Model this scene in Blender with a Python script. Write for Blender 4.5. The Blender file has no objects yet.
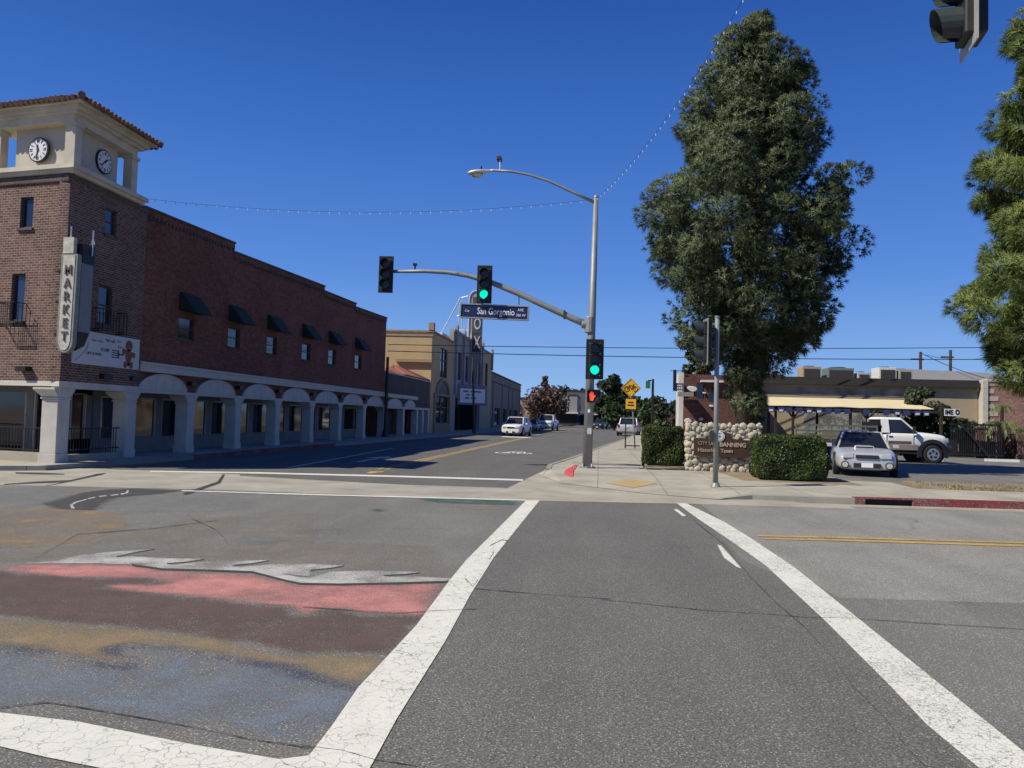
import bpy, math, random
import numpy as np
from mathutils import Vector, Matrix
random.seed(7); rng = np.random.default_rng(7)
S = bpy.context.scene; COL = S.collection
PI = math.pi; R = math.radians

# ---------------------------------------------------------------- camera
F_PX, CX, CY, H = 770.0, 512.0, 384.0, 1.65
YAW, PITCH, ROLL = R(6.5), R(2.45), R(1.6)
fw = Vector((-math.sin(YAW)*math.cos(PITCH), math.cos(YAW)*math.cos(PITCH), math.sin(PITCH)))
r0 = fw.cross(Vector((0, 0, 1))).normalized(); u0 = r0.cross(fw)
rt = r0*math.cos(ROLL)+u0*math.sin(ROLL); up = -r0*math.sin(ROLL)+u0*math.cos(ROLL)
cd = bpy.data.cameras.new('camera'); cam = bpy.data.objects.new('camera', cd); COL.objects.link(cam)
cd.sensor_width = 36; cd.lens = F_PX/1024*36; cd.clip_start = .05; cd.clip_end = 5000
m3 = Matrix((rt, up, -fw)).transposed().to_4x4(); m3.translation = (0, 0, H); cam.matrix_world = m3
S.camera = cam
# surveying: turn a sighting into a real world point on a known plane
def ray(px, py): return fw+rt*((px-CX)/F_PX)-up*((py-CY)/F_PX)
def on(px, py, z=0):
    d = ray(px, py); t = (z-H)/d.z; return Vector((d.x*t, d.y*t, z))
def at(px, py, Y):
    d = ray(px, py); t = Y/d.y; return Vector((d.x*t, Y, d.z*t+H))
def wall(px, py, X):
    d = ray(px, py); t = X/d.x; return Vector((X, d.y*t, d.z*t+H))

# ---------------------------------------------------------------- light
SUN_EL, SUN_A = R(46.5), R(30.0)        # light travels towards (cos a, sin a)
sdir = Vector((math.cos(SUN_A)*math.cos(SUN_EL), math.sin(SUN_A)*math.cos(SUN_EL), -math.sin(SUN_EL)))
W = bpy.data.worlds.new('World'); S.world = W; W.use_nodes = True
nt = W.node_tree; bg = nt.nodes['Background']
sky = nt.nodes.new('ShaderNodeTexSky'); sky.sky_type = 'NISHITA'; sky.sun_disc = False
sky.sun_elevation = SUN_EL; sky.sun_rotation = math.atan2(-sdir.x, -sdir.y)
sky.altitude = 900; sky.air_density = 1.0; sky.dust_density = 0.25; sky.ozone_density = 2.0
# clear-day gradient: the sky texture, deepened overhead and kept blue down to the horizon
gco = nt.nodes.new('ShaderNodeTexCoord'); gsx = nt.nodes.new('ShaderNodeSeparateXYZ'); nt.links.new(gco.outputs['Generated'], gsx.inputs[0])
grp = nt.nodes.new('ShaderNodeValToRGB'); nt.links.new(gsx.outputs[2], grp.inputs[0])
SKYC = [(0.0, (.38, .62, .98)), (.06, (.26, .50, .95)), (.18, (.110, .30, .84)), (.34, (.048, .180, .64)), (.52, (.016, .088, .42)), (1.0, (.008, .05, .28))]
while len(grp.color_ramp.elements) < len(SKYC): grp.color_ramp.elements.new(.5)
for el, (p_, c_) in zip(grp.color_ramp.elements, SKYC): el.position = p_; el.color = (*[v*10.0 for v in c_], 1)
smx = nt.nodes.new('ShaderNodeMix'); smx.data_type = 'RGBA'; smx.inputs[0].default_value = .92
nt.links.new(sky.outputs[0], smx.inputs[6]); nt.links.new(grp.outputs[0], smx.inputs[7]); nt.links.new(smx.outputs[2], bg.inputs[0])
bg.inputs[1].default_value = 0.08
sl = bpy.data.lights.new('sun', 'SUN'); so = bpy.data.objects.new('sun', sl); COL.objects.link(so)
sl.energy = 5.0; sl.angle = R(.53); sl.color = (1, .94, .79)
so.rotation_euler = sdir.to_track_quat('-Z', 'Y').to_euler(); so.location = (-30, -20, 40)
S.view_settings.view_transform = 'Standard'; S.view_settings.look = 'None'
S.view_settings.exposure = 0.12; S.view_settings.gamma = 1

# ---------------------------------------------------------------- materials
def newmat(name):
    m = bpy.data.materials.new(name); m.use_nodes = True
    t = m.node_tree; return m, t, t.nodes['Principled BSDF']
def N(t, typ, **kw):
    n = t.nodes.new(typ)
    for k, v in kw.items(): setattr(n, k, v)
    return n
def noise(t, scale, detail=4, rough=.6, vec=None):
    n = N(t, 'ShaderNodeTexNoise'); n.inputs['Scale'].default_value = scale
    n.inputs['Detail'].default_value = detail; n.inputs['Roughness'].default_value = rough
    if vec is None: vec = pos(t)
    t.links.new(vec, n.inputs['Vector']); return n.outputs['Fac']
def pos(t):
    return N(t, 'ShaderNodeNewGeometry').outputs['Position']
def objc(t): return N(t, 'ShaderNodeTexCoord').outputs['Object']
def ramp(t, fac, stops):
    r = N(t, 'ShaderNodeValToRGB'); e = r.color_ramp.elements
    while len(e) < len(stops): e.new(.5)
    for el, (p, c) in zip(e, stops):
        el.position = p; el.color = (c, c, c, 1) if isinstance(c, (int, float)) else (*c, 1)
    t.links.new(fac, r.inputs[0]); return r.outputs[0]
def mix(t, fac, a, b, mode='MIX'):
    n = N(t, 'ShaderNodeMix', data_type='RGBA', blend_type=mode)
    for sock, v in ((n.inputs[0], fac), (n.inputs[6], a), (n.inputs[7], b)):
        if isinstance(v, (int, float)): sock.default_value = v
        elif isinstance(v, tuple): sock.default_value = (*v, 1)
        else: t.links.new(v, sock)
    return n.outputs[2]
def math_(t, op, a, b=0.0):
    n = N(t, 'ShaderNodeMath', operation=op)
    for s, v in ((n.inputs[0], a), (n.inputs[1], b)):
        if isinstance(v, (int, float)): s.default_value = v
        else: t.links.new(v, s)
    return n.outputs[0]
def bump(t, b, h, strength=.3, dist=.01):
    n = N(t, 'ShaderNodeBump'); n.inputs['Strength'].default_value = strength; n.inputs['Distance'].default_value = dist
    t.links.new(h, n.inputs['Height']); t.links.new(n.outputs[0], b.inputs['Normal'])
def simple(name, c, rough=.7, metal=0, var=.15, vscale=3, spec=None, bscale=0, bstr=.2):
    m, t, b = newmat(name)
    a = tuple(min(1, x*(1-var)) for x in c); d = tuple(min(1, x*(1+var)) for x in c)
    n = noise(t, vscale, 5, .65, objc(t))
    t.links.new(ramp(t, n, [(.3, a), (.7, d)]), b.inputs['Base Color'])
    b.inputs['Roughness'].default_value = rough; b.inputs['Metallic'].default_value = metal
    if spec is not None: b.inputs['Specular IOR Level'].default_value = spec
    if bscale: bump(t, b, noise(t, bscale, 3, .6, objc(t)), bstr)
    return m
def asphalt(name, base, speck=.5, tint=(1, .96, .87), patch=.14):
    m, t, b = newmat(name); p = pos(t)
    fine = noise(t, 72, 3, .75, p); mid = noise(t, 9, 4, .6, p); big = noise(t, .45, 5, .6, p)
    v = N(t, 'ShaderNodeTexVoronoi'); v.inputs['Scale'].default_value = 80; t.links.new(p, v.inputs['Vector'])
    c = tuple(base*x for x in tint)
    col = ramp(t, fine, [(.3, tuple(x*(1-speck) for x in c)), (.5, c), (.72, tuple(x*(1+1.6*speck) for x in c))])
    cellr = N(t, 'ShaderNodeSeparateColor'); t.links.new(v.outputs['Color'], cellr.inputs[0])
    st = math_(t, 'MULTIPLY', math_(t, 'GREATER_THAN', cellr.outputs[0], .84), math_(t, 'LESS_THAN', v.outputs['Distance'], .40))
    col = mix(t, math_(t, 'MULTIPLY', st, .75), col, tuple(min(1, x*3.3) for x in c))
    col = mix(t, 1.0, col, ramp(t, mid, [(.3, 1-patch*.6), (.7, 1+0*patch)]), 'MULTIPLY')
    col = mix(t, 1.0, col, ramp(t, big, [(.3, 1-patch*1.6), (.7, 1.0)]), 'MULTIPLY')
    mp = N(t, 'ShaderNodeMapping'); mp.inputs['Scale'].default_value = (1.1, .16, 1); t.links.new(p, mp.inputs['Vector'])
    col = mix(t, 1.0, col, ramp(t, noise(t, 1.0, 4, .6, mp.outputs[0]), [(.3, .86), (.7, 1.08)]), 'MULTIPLY')
    # sealed cracks and dark drips running across the road
    w = N(t, 'ShaderNodeTexVoronoi', feature='DISTANCE_TO_EDGE'); w.inputs['Scale'].default_value = .33
    dn = noise(t, 1.7, 5, .7, p)
    va = N(t, 'ShaderNodeVectorMath', operation='ADD'); t.links.new(p, va.inputs[0])
    sc = N(t, 'ShaderNodeVectorMath', operation='SCALE'); cm = N(t, 'ShaderNodeCombineXYZ')
    t.links.new(dn, cm.inputs[0]); t.links.new(dn, cm.inputs[1]); t.links.new(cm.outputs[0], sc.inputs[0]); sc.inputs['Scale'].default_value = 1.6
    t.links.new(sc.outputs[0], va.inputs[1]); t.links.new(va.outputs[0], w.inputs['Vector'])
    ck = ramp(t, w.outputs['Distance'], [(.0, 1.0), (.0035, 0.0)])
    col = mix(t, math_(t, 'MULTIPLY', ck, math_(t, 'MULTIPLY', ramp(t, noise(t, .25, 2, .5, p), [(.5, 0.0), (.6, 1.0)]), .6)), col, (.02, .02, .02))
    t.links.new(col, b.inputs['Base Color'])
    b.inputs['Roughness'].default_value = .88; b.inputs['Specular IOR Level'].default_value = .3
    bump(t, b, fine, .55, .006)
    return m, t, b, col
ASPH, t_, b_, _ = asphalt('asphalt_old', .185, speck=.65)
ASPH_D = asphalt('asphalt_newer', .14, speck=.68, patch=.08)[0]
ASPH_L = asphalt('asphalt_pale', .26, speck=.5, tint=(1, .95, .85))[0]
ASPH_ST = asphalt('asphalt_street', .13, speck=.45, patch=.1)[0]
LOT = asphalt('asphalt_lot', .19, patch=.18)[0]
def paint(name, col, cover=.62, base=.1, scale=70, crack=False, wear=1.0, var=.2, big=.5, crackscale=11):
    """worn paint lying on asphalt: the stone shows through where the paint has gone"""
    m, t, b, acol = asphalt(name, base)
    p = pos(t); f = noise(t, scale, 3, .75, p); g = noise(t, 1.3, 4, .65, p)
    th = math_(t, 'ADD', f, math_(t, 'MULTIPLY', math_(t, 'SUBTRACT', g, .5), big))
    k = ramp(t, th, [(cover-.08, 1.0), (cover+.06, 1-wear)])
    hi = tuple(min(1, x*(1+var)) for x in col); lo = tuple(x*(1-var) for x in col)
    pc = ramp(t, noise(t, 3.1, 5, .7, p), [(.3, lo), (.7, hi)])
    o = mix(t, k, acol, pc)
    if crack:
        w = N(t, 'ShaderNodeTexVoronoi', feature='DISTANCE_TO_EDGE'); w.inputs['Scale'].default_value = crackscale
        va = N(t, 'ShaderNodeVectorMath', operation='ADD'); t.links.new(p, va.inputs[0])
        nn = N(t, 'ShaderNodeTexNoise'); nn.inputs['Scale'].default_value = 9; t.links.new(p, nn.inputs['Vector'])
        sc = N(t, 'ShaderNodeVectorMath', operation='SCALE'); sc.inputs['Scale'].default_value = .14
        t.links.new(nn.outputs['Color'], sc.inputs[0]); t.links.new(sc.outputs[0], va.inputs[1]); t.links.new(va.outputs[0], w.inputs['Vector'])
        ck = ramp(t, w.outputs['Distance'], [(.0, 1.0), (.032, .0)])
        msk = ramp(t, noise(t, 1.1, 3, .6, p), [(.40, .35), (.58, .95)])
        o = mix(t, math_(t, 'MULTIPLY', ck, msk), o, (.10, .095, .085))
    t.links.new(o, b.inputs['Base Color']); return m
WHITE = paint('road_paint_white', (.66, .64, .57), .70, crack=True, var=.07, big=.25)
WHITE2 = paint('road_paint_white_scuffed', (.67, .65, .58), .63, crack=True, var=.06, big=.35, crackscale=14)
YELLOW = paint('road_paint_yellow', (.50, .33, .09), .59, var=.12)
PINK = paint('mural_pink', (.55, .19, .19), .56, base=.13, var=.18, big=.9)
MAROON = paint('mural_maroon', (.10, .062, .062), .60, base=.10, var=.15)
OCHRE = paint('mural_ochre', (.24, .17, .085), .50, base=.12, var=.2, big=.8)
OCHRE2 = paint('mural_orange_faded', (.27, .19, .11), .46, base=.14, var=.2, big=1.1)
BLUE = paint('mural_blue', (.14, .18, .26), .50, base=.115, var=.2, big=.9)
BLUED = paint('mural_blue_edge', (.07, .085, .15), .58, base=.10)
PALEW = paint('mural_white_streak', (.50, .50, .50), .55, base=.16, var=.15)
DARKL = paint('mural_dark_line', (.045, .045, .05), .62, base=.06)
GREYP = paint('mural_grey', (.20, .185, .17), .5, base=.14, var=.1, big=.9)
BGREY = paint('mural_blue_grey', (.20, .22, .25), .5, base=.15, var=.1, big=.9)
TEAL = paint('mural_teal', (.03, .10, .085), .52, base=.12, big=.8)
DARKR = paint('mural_dark_road', (.065, .065, .068), .66, base=.07)
REDP = paint('kerb_red_paint', (.24, .048, .05), .57, base=.22, scale=26, var=.15)
REDB = paint('ramp_red_paint', (.62, .07, .06), .66, base=.3, var=.1)
def mural(name, col, cover=.52, var=.2, big=.7, wear=.0):
    """thin worn paint: the road below shows where it has gone and towards its edges"""
    m, t, b = newmat(name); p = pos(t); f = math_(t, 'ADD', math_(t, 'MULTIPLY', math_(t, 'SUBTRACT', noise(t, 85, 2, .8, p), .5), 1.5), .5); g = noise(t, 1.1, 5, .7, p); g2 = noise(t, 5, 4, .7, p)
    ed = N(t, 'ShaderNodeAttribute', attribute_name='edge').outputs['Fac']
    th = math_(t, 'ADD', math_(t, 'ADD', f, math_(t, 'MULTIPLY', math_(t, 'SUBTRACT', g, .5), big)), math_(t, 'MULTIPLY', math_(t, 'SUBTRACT', g2, .5), .45))
    th = math_(t, 'ADD', th, math_(t, 'MULTIPLY', math_(t, 'SUBTRACT', 1.0, ed), .20))
    k = ramp(t, th, [(cover-.05, 1.0-wear), (cover+.055, 0.0)])
    hi = tuple(min(1, x*(1+var)) for x in col); lo = tuple(x*(1-var) for x in col)
    pc = ramp(t, noise(t, 2.3, 5, .7, p), [(.3, lo), (.7, hi)])
    pc = mix(t, 1.0, pc, ramp(t, noise(t, 95, 2, .7, p), [(.3, .62), (.7, 1.3)]), 'MULTIPLY')
    t.links.new(pc, b.inputs['Base Color']); b.inputs['Roughness'].default_value = .85; bump(t, b, noise(t, 95, 2, .7, p), .5, .006)
    tr_ = N(t, 'ShaderNodeBsdfTransparent'); mx = N(t, 'ShaderNodeMixShader'); t.links.new(k, mx.inputs[0]); t.links.new(tr_.outputs[0], mx.inputs[1]); t.links.new(b.outputs[0], mx.inputs[2])
    t.links.new(mx.outputs[0], t.nodes['Material Output'].inputs[0]); return m
PINK = mural('mural_pink', (.50, .215, .19), .59)
MAROON = mural('mural_maroon', (.125, .078, .068), .62, wear=.15)
OCHRE = mural('mural_ochre', (.29, .215, .12), .54, big=.9, wear=.15)
OCHRE2 = mural('mural_orange_faded', (.34, .24, .13), .43, big=1.1, wear=.2)
BLUE = mural('mural_blue', (.18, .215, .265), .50, big=1.0, wear=.15)
BLUED = mural('mural_blue_edge', (.075, .09, .15), .62, wear=.2)
PALEW = paint('white_streak_paint', (.46, .45, .42), .515, base=.19, big=.9, scale=90)
DARKL = paint('dark_line_paint', (.05, .05, .05), .60, base=.07)
PALE2 = paint('dash_paint', (.46, .46, .43), .58, base=.16)
GREYP = mural('mural_grey', (.27, .235, .19), .46, big=1.0, wear=.3)
BGREY = mural('mural_blue_grey', (.26, .27, .27), .46, big=.9, wear=.3)
TEAL = mural('mural_teal', (.04, .12, .095), .52, big=.8, wear=.2)
DARKR = mural('mural_dark_road', (.065, .063, .062), .72, wear=.1)
REDB = paint('ramp_red_paint', (.55, .07, .06), .62, base=.3, var=.1, scale=30)
def concrete(name, c, joints=0.0, stain=.25):
    m, t, b = newmat(name); p = pos(t)
    col = ramp(t, noise(t, .9, 6, .65, p), [(.3, tuple(x*(1-stain) for x in c)), (.68, c)])
    col = mix(t, 1.0, col, ramp(t, noise(t, 40, 3, .7, p), [(.3, .86), (.7, 1.05)]), 'MULTIPLY')
    if joints:
        s = N(t, 'ShaderNodeSeparateXYZ'); t.links.new(p, s.inputs[0])
        for ax in (0, 1):
            fr = math_(t, 'FRACT', math_(t, 'DIVIDE', s.outputs[ax], joints))
            ln = math_(t, 'LESS_THAN', fr, .014)
            col = mix(t, math_(t, 'MULTIPLY', ln, .7), col, (.10, .09, .08))
    t.links.new(col, b.inputs['Base Color']); b.inputs['Roughness'].default_value = .9
    bump(t, b, noise(t, 60, 3, .6, p), .2, .005); return m
CONC = concrete('concrete_walk', (.46, .42, .34), 1.55, .38)
CONC_A = concrete('concrete_apron', (.44, .40, .32), 0, .38)
CONC_G = concrete('concrete_band', (.42, .39, .32), 0, .38)
KERB = concrete('kerb_concrete', (.34, .32, .27), 0, .3)
TACT = paint('tactile_yellow', (.42, .30, .12), .6, base=.35, var=.15, big=.8)
def brick(name, a, bcol, mortar, bw=.175, rh=.068, ms=.007, stain=.25):
    m, t, b = newmat(name); g = N(t, 'ShaderNodeNewGeometry')
    s = N(t, 'ShaderNodeSeparateXYZ'); t.links.new(g.outputs['Position'], s.inputs[0])
    n = N(t, 'ShaderNodeSeparateXYZ'); t.links.new(g.outputs['Normal'], n.inputs[0])
    fx = math_(t, 'GREATER_THAN', math_(t, 'ABSOLUTE', n.outputs[0]), .6)
    u = N(t, 'ShaderNodeMix', data_type='FLOAT'); t.links.new(fx, u.inputs[0]); t.links.new(s.outputs[0], u.inputs[2]); t.links.new(s.outputs[1], u.inputs[3])
    cv = N(t, 'ShaderNodeCombineXYZ'); t.links.new(u.outputs[0], cv.inputs[0]); t.links.new(s.outputs[2], cv.inputs[1])
    k = N(t, 'ShaderNodeTexBrick'); t.links.new(cv.outputs[0], k.inputs['Vector'])
    k.inputs['Scale'].default_value = 1; k.inputs['Brick Width'].default_value = bw; k.inputs['Row Height'].default_value = rh
    k.inputs['Mortar Size'].default_value = ms; k.inputs['Mortar Smooth'].default_value = .3; k.inputs['Bias'].default_value = -.1
    k.inputs['Color1'].default_value = (*a, 1); k.inputs['Color2'].default_value = (*bcol, 1); k.inputs['Mortar'].default_value = (*mortar, 1)
    col = mix(t, 1.0, k.outputs[0], ramp(t, noise(t, .55, 5, .65), [(.3, 1-stain), (.7, 1.1)]), 'MULTIPLY')
    col = mix(t, 1.0, col, ramp(t, noise(t, 7, 3, .7), [(.3, .75), (.7, 1.2)]), 'MULTIPLY')
    t.links.new(col, b.inputs['Base Color']); b.inputs['Roughness'].default_value = .92; b.inputs['Specular IOR Level'].default_value = .2
    inv = math_(t, 'SUBTRACT', 1.0, k.outputs['Fac']); bump(t, b, inv, .6, .01); return m
BRICK = brick('tower_brick', (.185, .10, .078), (.085, .048, .04), (.33, .28, .25))
BRICK2 = brick('side_brick', (.235, .082, .055), (.12, .048, .036), (.22, .14, .11))
BRICK3 = brick('orange_brick', (.36, .16, .11), (.20, .10, .08), (.34, .28, .24), .24, .085, .012)
BRICK4 = brick('dark_red_brick', (.15, .05, .04), (.08, .03, .028), (.20, .14, .12), .24, .085, .01)
BRICK5 = brick('grey_brown_brick', (.12, .095, .085), (.08, .065, .06), (.17, .15, .14))
STUCCO = simple('white_stucco', (.52, .49, .43), .9, var=.12, vscale=2.2, bscale=30, bstr=.4)
TRIM = simple('cream_cornice', (.52, .47, .38), .85, var=.16, vscale=1.8, bscale=20)
CLOCKWALL = simple('tower_top_plaster', (.46, .42, .35), .9, var=.14, vscale=1.2)
TAN = simple('tan_plaster', (.46, .34, .18), .9, var=.1, vscale=.6)
TAN2 = simple('beige_plaster', (.37, .295, .20), .9, var=.12, vscale=.5)
BROWNW = simple('grey_brown_plaster', (.24, .195, .145), .9, var=.12, vscale=.5)
GREYP2 = simple('grey_plaster', (.33, .30, .29), .9, var=.15, vscale=.8)
TILE = simple('clay_roof_tile', (.34, .15, .09), .8, var=.35, vscale=5)
TILE_D = simple('dark_clay_tile', (.15, .085, .065), .8, var=.4, vscale=7)
def glass(name, c=(.012, .014, .018), rough=.06):
    m, t, b = newmat(name)
    t.links.new(ramp(t, noise(t, .8, 3, .5), [(.4, c), (.65, tuple(x*2.2 for x in c))]), b.inputs['Base Color'])
    b.inputs['Roughness'].default_value = rough; b.inputs['Specular IOR Level'].default_value = .8
    bump(t, b, noise(t, .9, 1, .4), .12, .05); return m
GLASS = glass('window_glass'); GLASSB = glass('blue_window_glass', (.014, .02, .045), .1)
BLACKM = simple('black_iron', (.018, .018, .02), .5, .3, var=.3)
FRAMEM = simple('dark_frame', (.045, .04, .04), .6)
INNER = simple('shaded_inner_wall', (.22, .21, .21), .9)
DARKIN = simple('dark_interior', (.02, .02, .022), .9)
AWN = simple('green_canvas', (.007, .022, .019), .85, var=.2, bscale=40)
GALV = simple('galvanised_steel', (.25, .26, .255), .55, .3, var=.12, vscale=4)
SIGBLK = simple('signal_black', (.014, .015, .015), .55, 0, var=.3)
SIGGRN = simple('signal_dark_green', (.03, .04, .038), .5, 0)
ALU = simple('bright_aluminium', (.62, .62, .6), .45, .4)
SIGNBLUE = simple('street_sign_blue', (.006, .018, .085), .4, var=.08)
SIGNW = simple('sign_white', (.72, .74, .75), .5, var=.04)
YSIGN = simple('warning_yellow', (.80, .42, .02), .45, var=.05)
BLK = simple('sign_black', (.012, .012, .012), .6)
def emis(name, c, s):
    m, t, b = newmat(name); b.inputs['Base Color'].default_value = (*c, 1)
    b.inputs['Emission Color'].default_value = (*c, 1); b.inputs['Emission Strength'].default_value = s; return m
GRN = emis('green_lens_lit', (.0, .95, .58), 1.0); REDL = emis('red_hand_lit', (1.0, .07, .03), 1.0)
LENS = simple('unlit_lens', (.02, .02, .02), .2)
CLOCKF = simple('clock_face', (.62, .63, .64), .5, var=.05)
BARK = simple('pine_bark', (.06, .042, .032), .95, var=.4, vscale=6, bscale=14, bstr=.8)
def foliage_mat(name, c1, c2, c3, scale=1.1, trans=.25, rough=.55):
    m, t, b = newmat(name); g = N(t, 'ShaderNodeNewGeometry')
    a = ramp(t, noise(t, scale, 3, .6), [(.33, c1), (.52, c2), (.7, c3)])
    c = mix(t, 1.0, a, ramp(t, g.outputs['Random Per Island'], [(0, .55), (1, 1.45)]), 'MULTIPLY')
    t.links.new(c, b.inputs['Base Color']); b.inputs['Roughness'].default_value = rough
    b.inputs['Specular IOR Level'].default_value = .35
    tr = N(t, 'ShaderNodeBsdfTranslucent'); t.links.new(c, tr.inputs[0])
    mx = N(t, 'ShaderNodeMixShader'); mx.inputs[0].default_value = trans
    out = t.nodes['Material Output']; t.links.new(b.outputs[0], mx.inputs[1]); t.links.new(tr.outputs[0], mx.inputs[2]); t.links.new(mx.outputs[0], out.inputs[0])
    return m
NEEDLE = foliage_mat('pine_needles', (.055, .080, .038), (.12, .155, .078), (.23, .27, .15))
NEEDLE2 = foliage_mat('pine_needles_yellow_green', (.075, .11, .028), (.15, .20, .055), (.26, .31, .10))
HEDGE = foliage_mat('hedge_leaves', (.032, .052, .016), (.060, .090, .024), (.12, .155, .045), 3, .2, .45)
LEAFG = foliage_mat('street_tree_leaves', (.035, .055, .022), (.06, .09, .035), (.11, .13, .06), .8)
LEAFD = foliage_mat('dark_conifer_leaves', (.022, .035, .018), (.035, .055, .025), (.06, .08, .035), .8)
LEAFR = foliage_mat('reddish_leaves', (.085, .052, .042), (.135, .085, .07), (.15, .12, .085), .6)
LEAFV = foliage_mat('magnolia_leaves', (.03, .05, .02), (.07, .085, .03), (.20, .15, .06), 2.5)
GRASSM = foliage_mat('dry_grass', (.20, .16, .08), (.16, .17, .06), (.26, .21, .12), 1.2)
DIRT = simple('dry_soil', (.24, .185, .12), .95, var=.3, vscale=1.6, bscale=20)
RIVER = simple('river_stone', (.42, .38, .29), .85, var=.28, vscale=3.5, bscale=25)
MORTAR = simple('dark_mortar', (.17, .145, .115), .95)
WOOD = simple('stained_wood', (.055, .025, .014), .6, var=.3, vscale=3)
WOODD = simple('dark_timber', (.028, .022, .018), .8, var=.3)
RUBBER = simple('tyre_rubber', (.018, .018, .019), .85)
RIM = simple('wheel_rim', (.45, .46, .47), .3, .7)
CHROME = simple('lamp_glass', (.55, .55, .52), .12, .3, spec=1)
PLAST = simple('black_plastic', (.02, .02, .022), .5)
def carpaint(name, c, metal=0.0, rough=.28):
    m, t, b = newmat(name)
    t.links.new(ramp(t, noise(t, 1.5, 4, .6, objc(t)), [(.35, tuple(x*.9 for x in c)), (.7, c)]), b.inputs['Base Color'])
    b.inputs['Metallic'].default_value = metal; b.inputs['Roughness'].default_value = rough
    b.inputs['Coat Weight'].default_value = .3; b.inputs['Coat Roughness'].default_value = .08; return m
SILVER = carpaint('silver_paint', (.56, .57, .58), .35, .34); CWHITE = carpaint('white_paint', (.78, .78, .75), 0, .4)
CGREY = carpaint('dark_car_paint', (.05, .055, .065), .3); CBLUE = carpaint('blue_grey_paint', (.14, .17, .21), .3)
CANV = simple('cream_canvas', (.64, .55, .33), .85, var=.06, vscale=.6)
ROOFD = simple('dark_roof_edge', (.035, .028, .025), .8)
TANLOW = simple('tan_lower_panel', (.26, .22, .19), .6)
MURALW = simple('faded_wall_mural', (.36, .29, .24), .9, var=.5, vscale=1.1)
CHALK = paint('chalk_wall_mural', (.36, .36, .36), .50, base=.16, scale=9, big=.8)
REDW = simple('red_storefront', (.33, .045, .03), .8, var=.2)
WSTONE = simple('pale_wall', (.58, .58, .56), .85, var=.08)
GINGER = simple('ginger_biscuit', (.20, .085, .045), .8, var=.2)
RUST = simple('rust_band', (.17, .075, .05), .6, var=.3)
BULB = simple('glass_bulb', (.6, .6, .58), .2)

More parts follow.
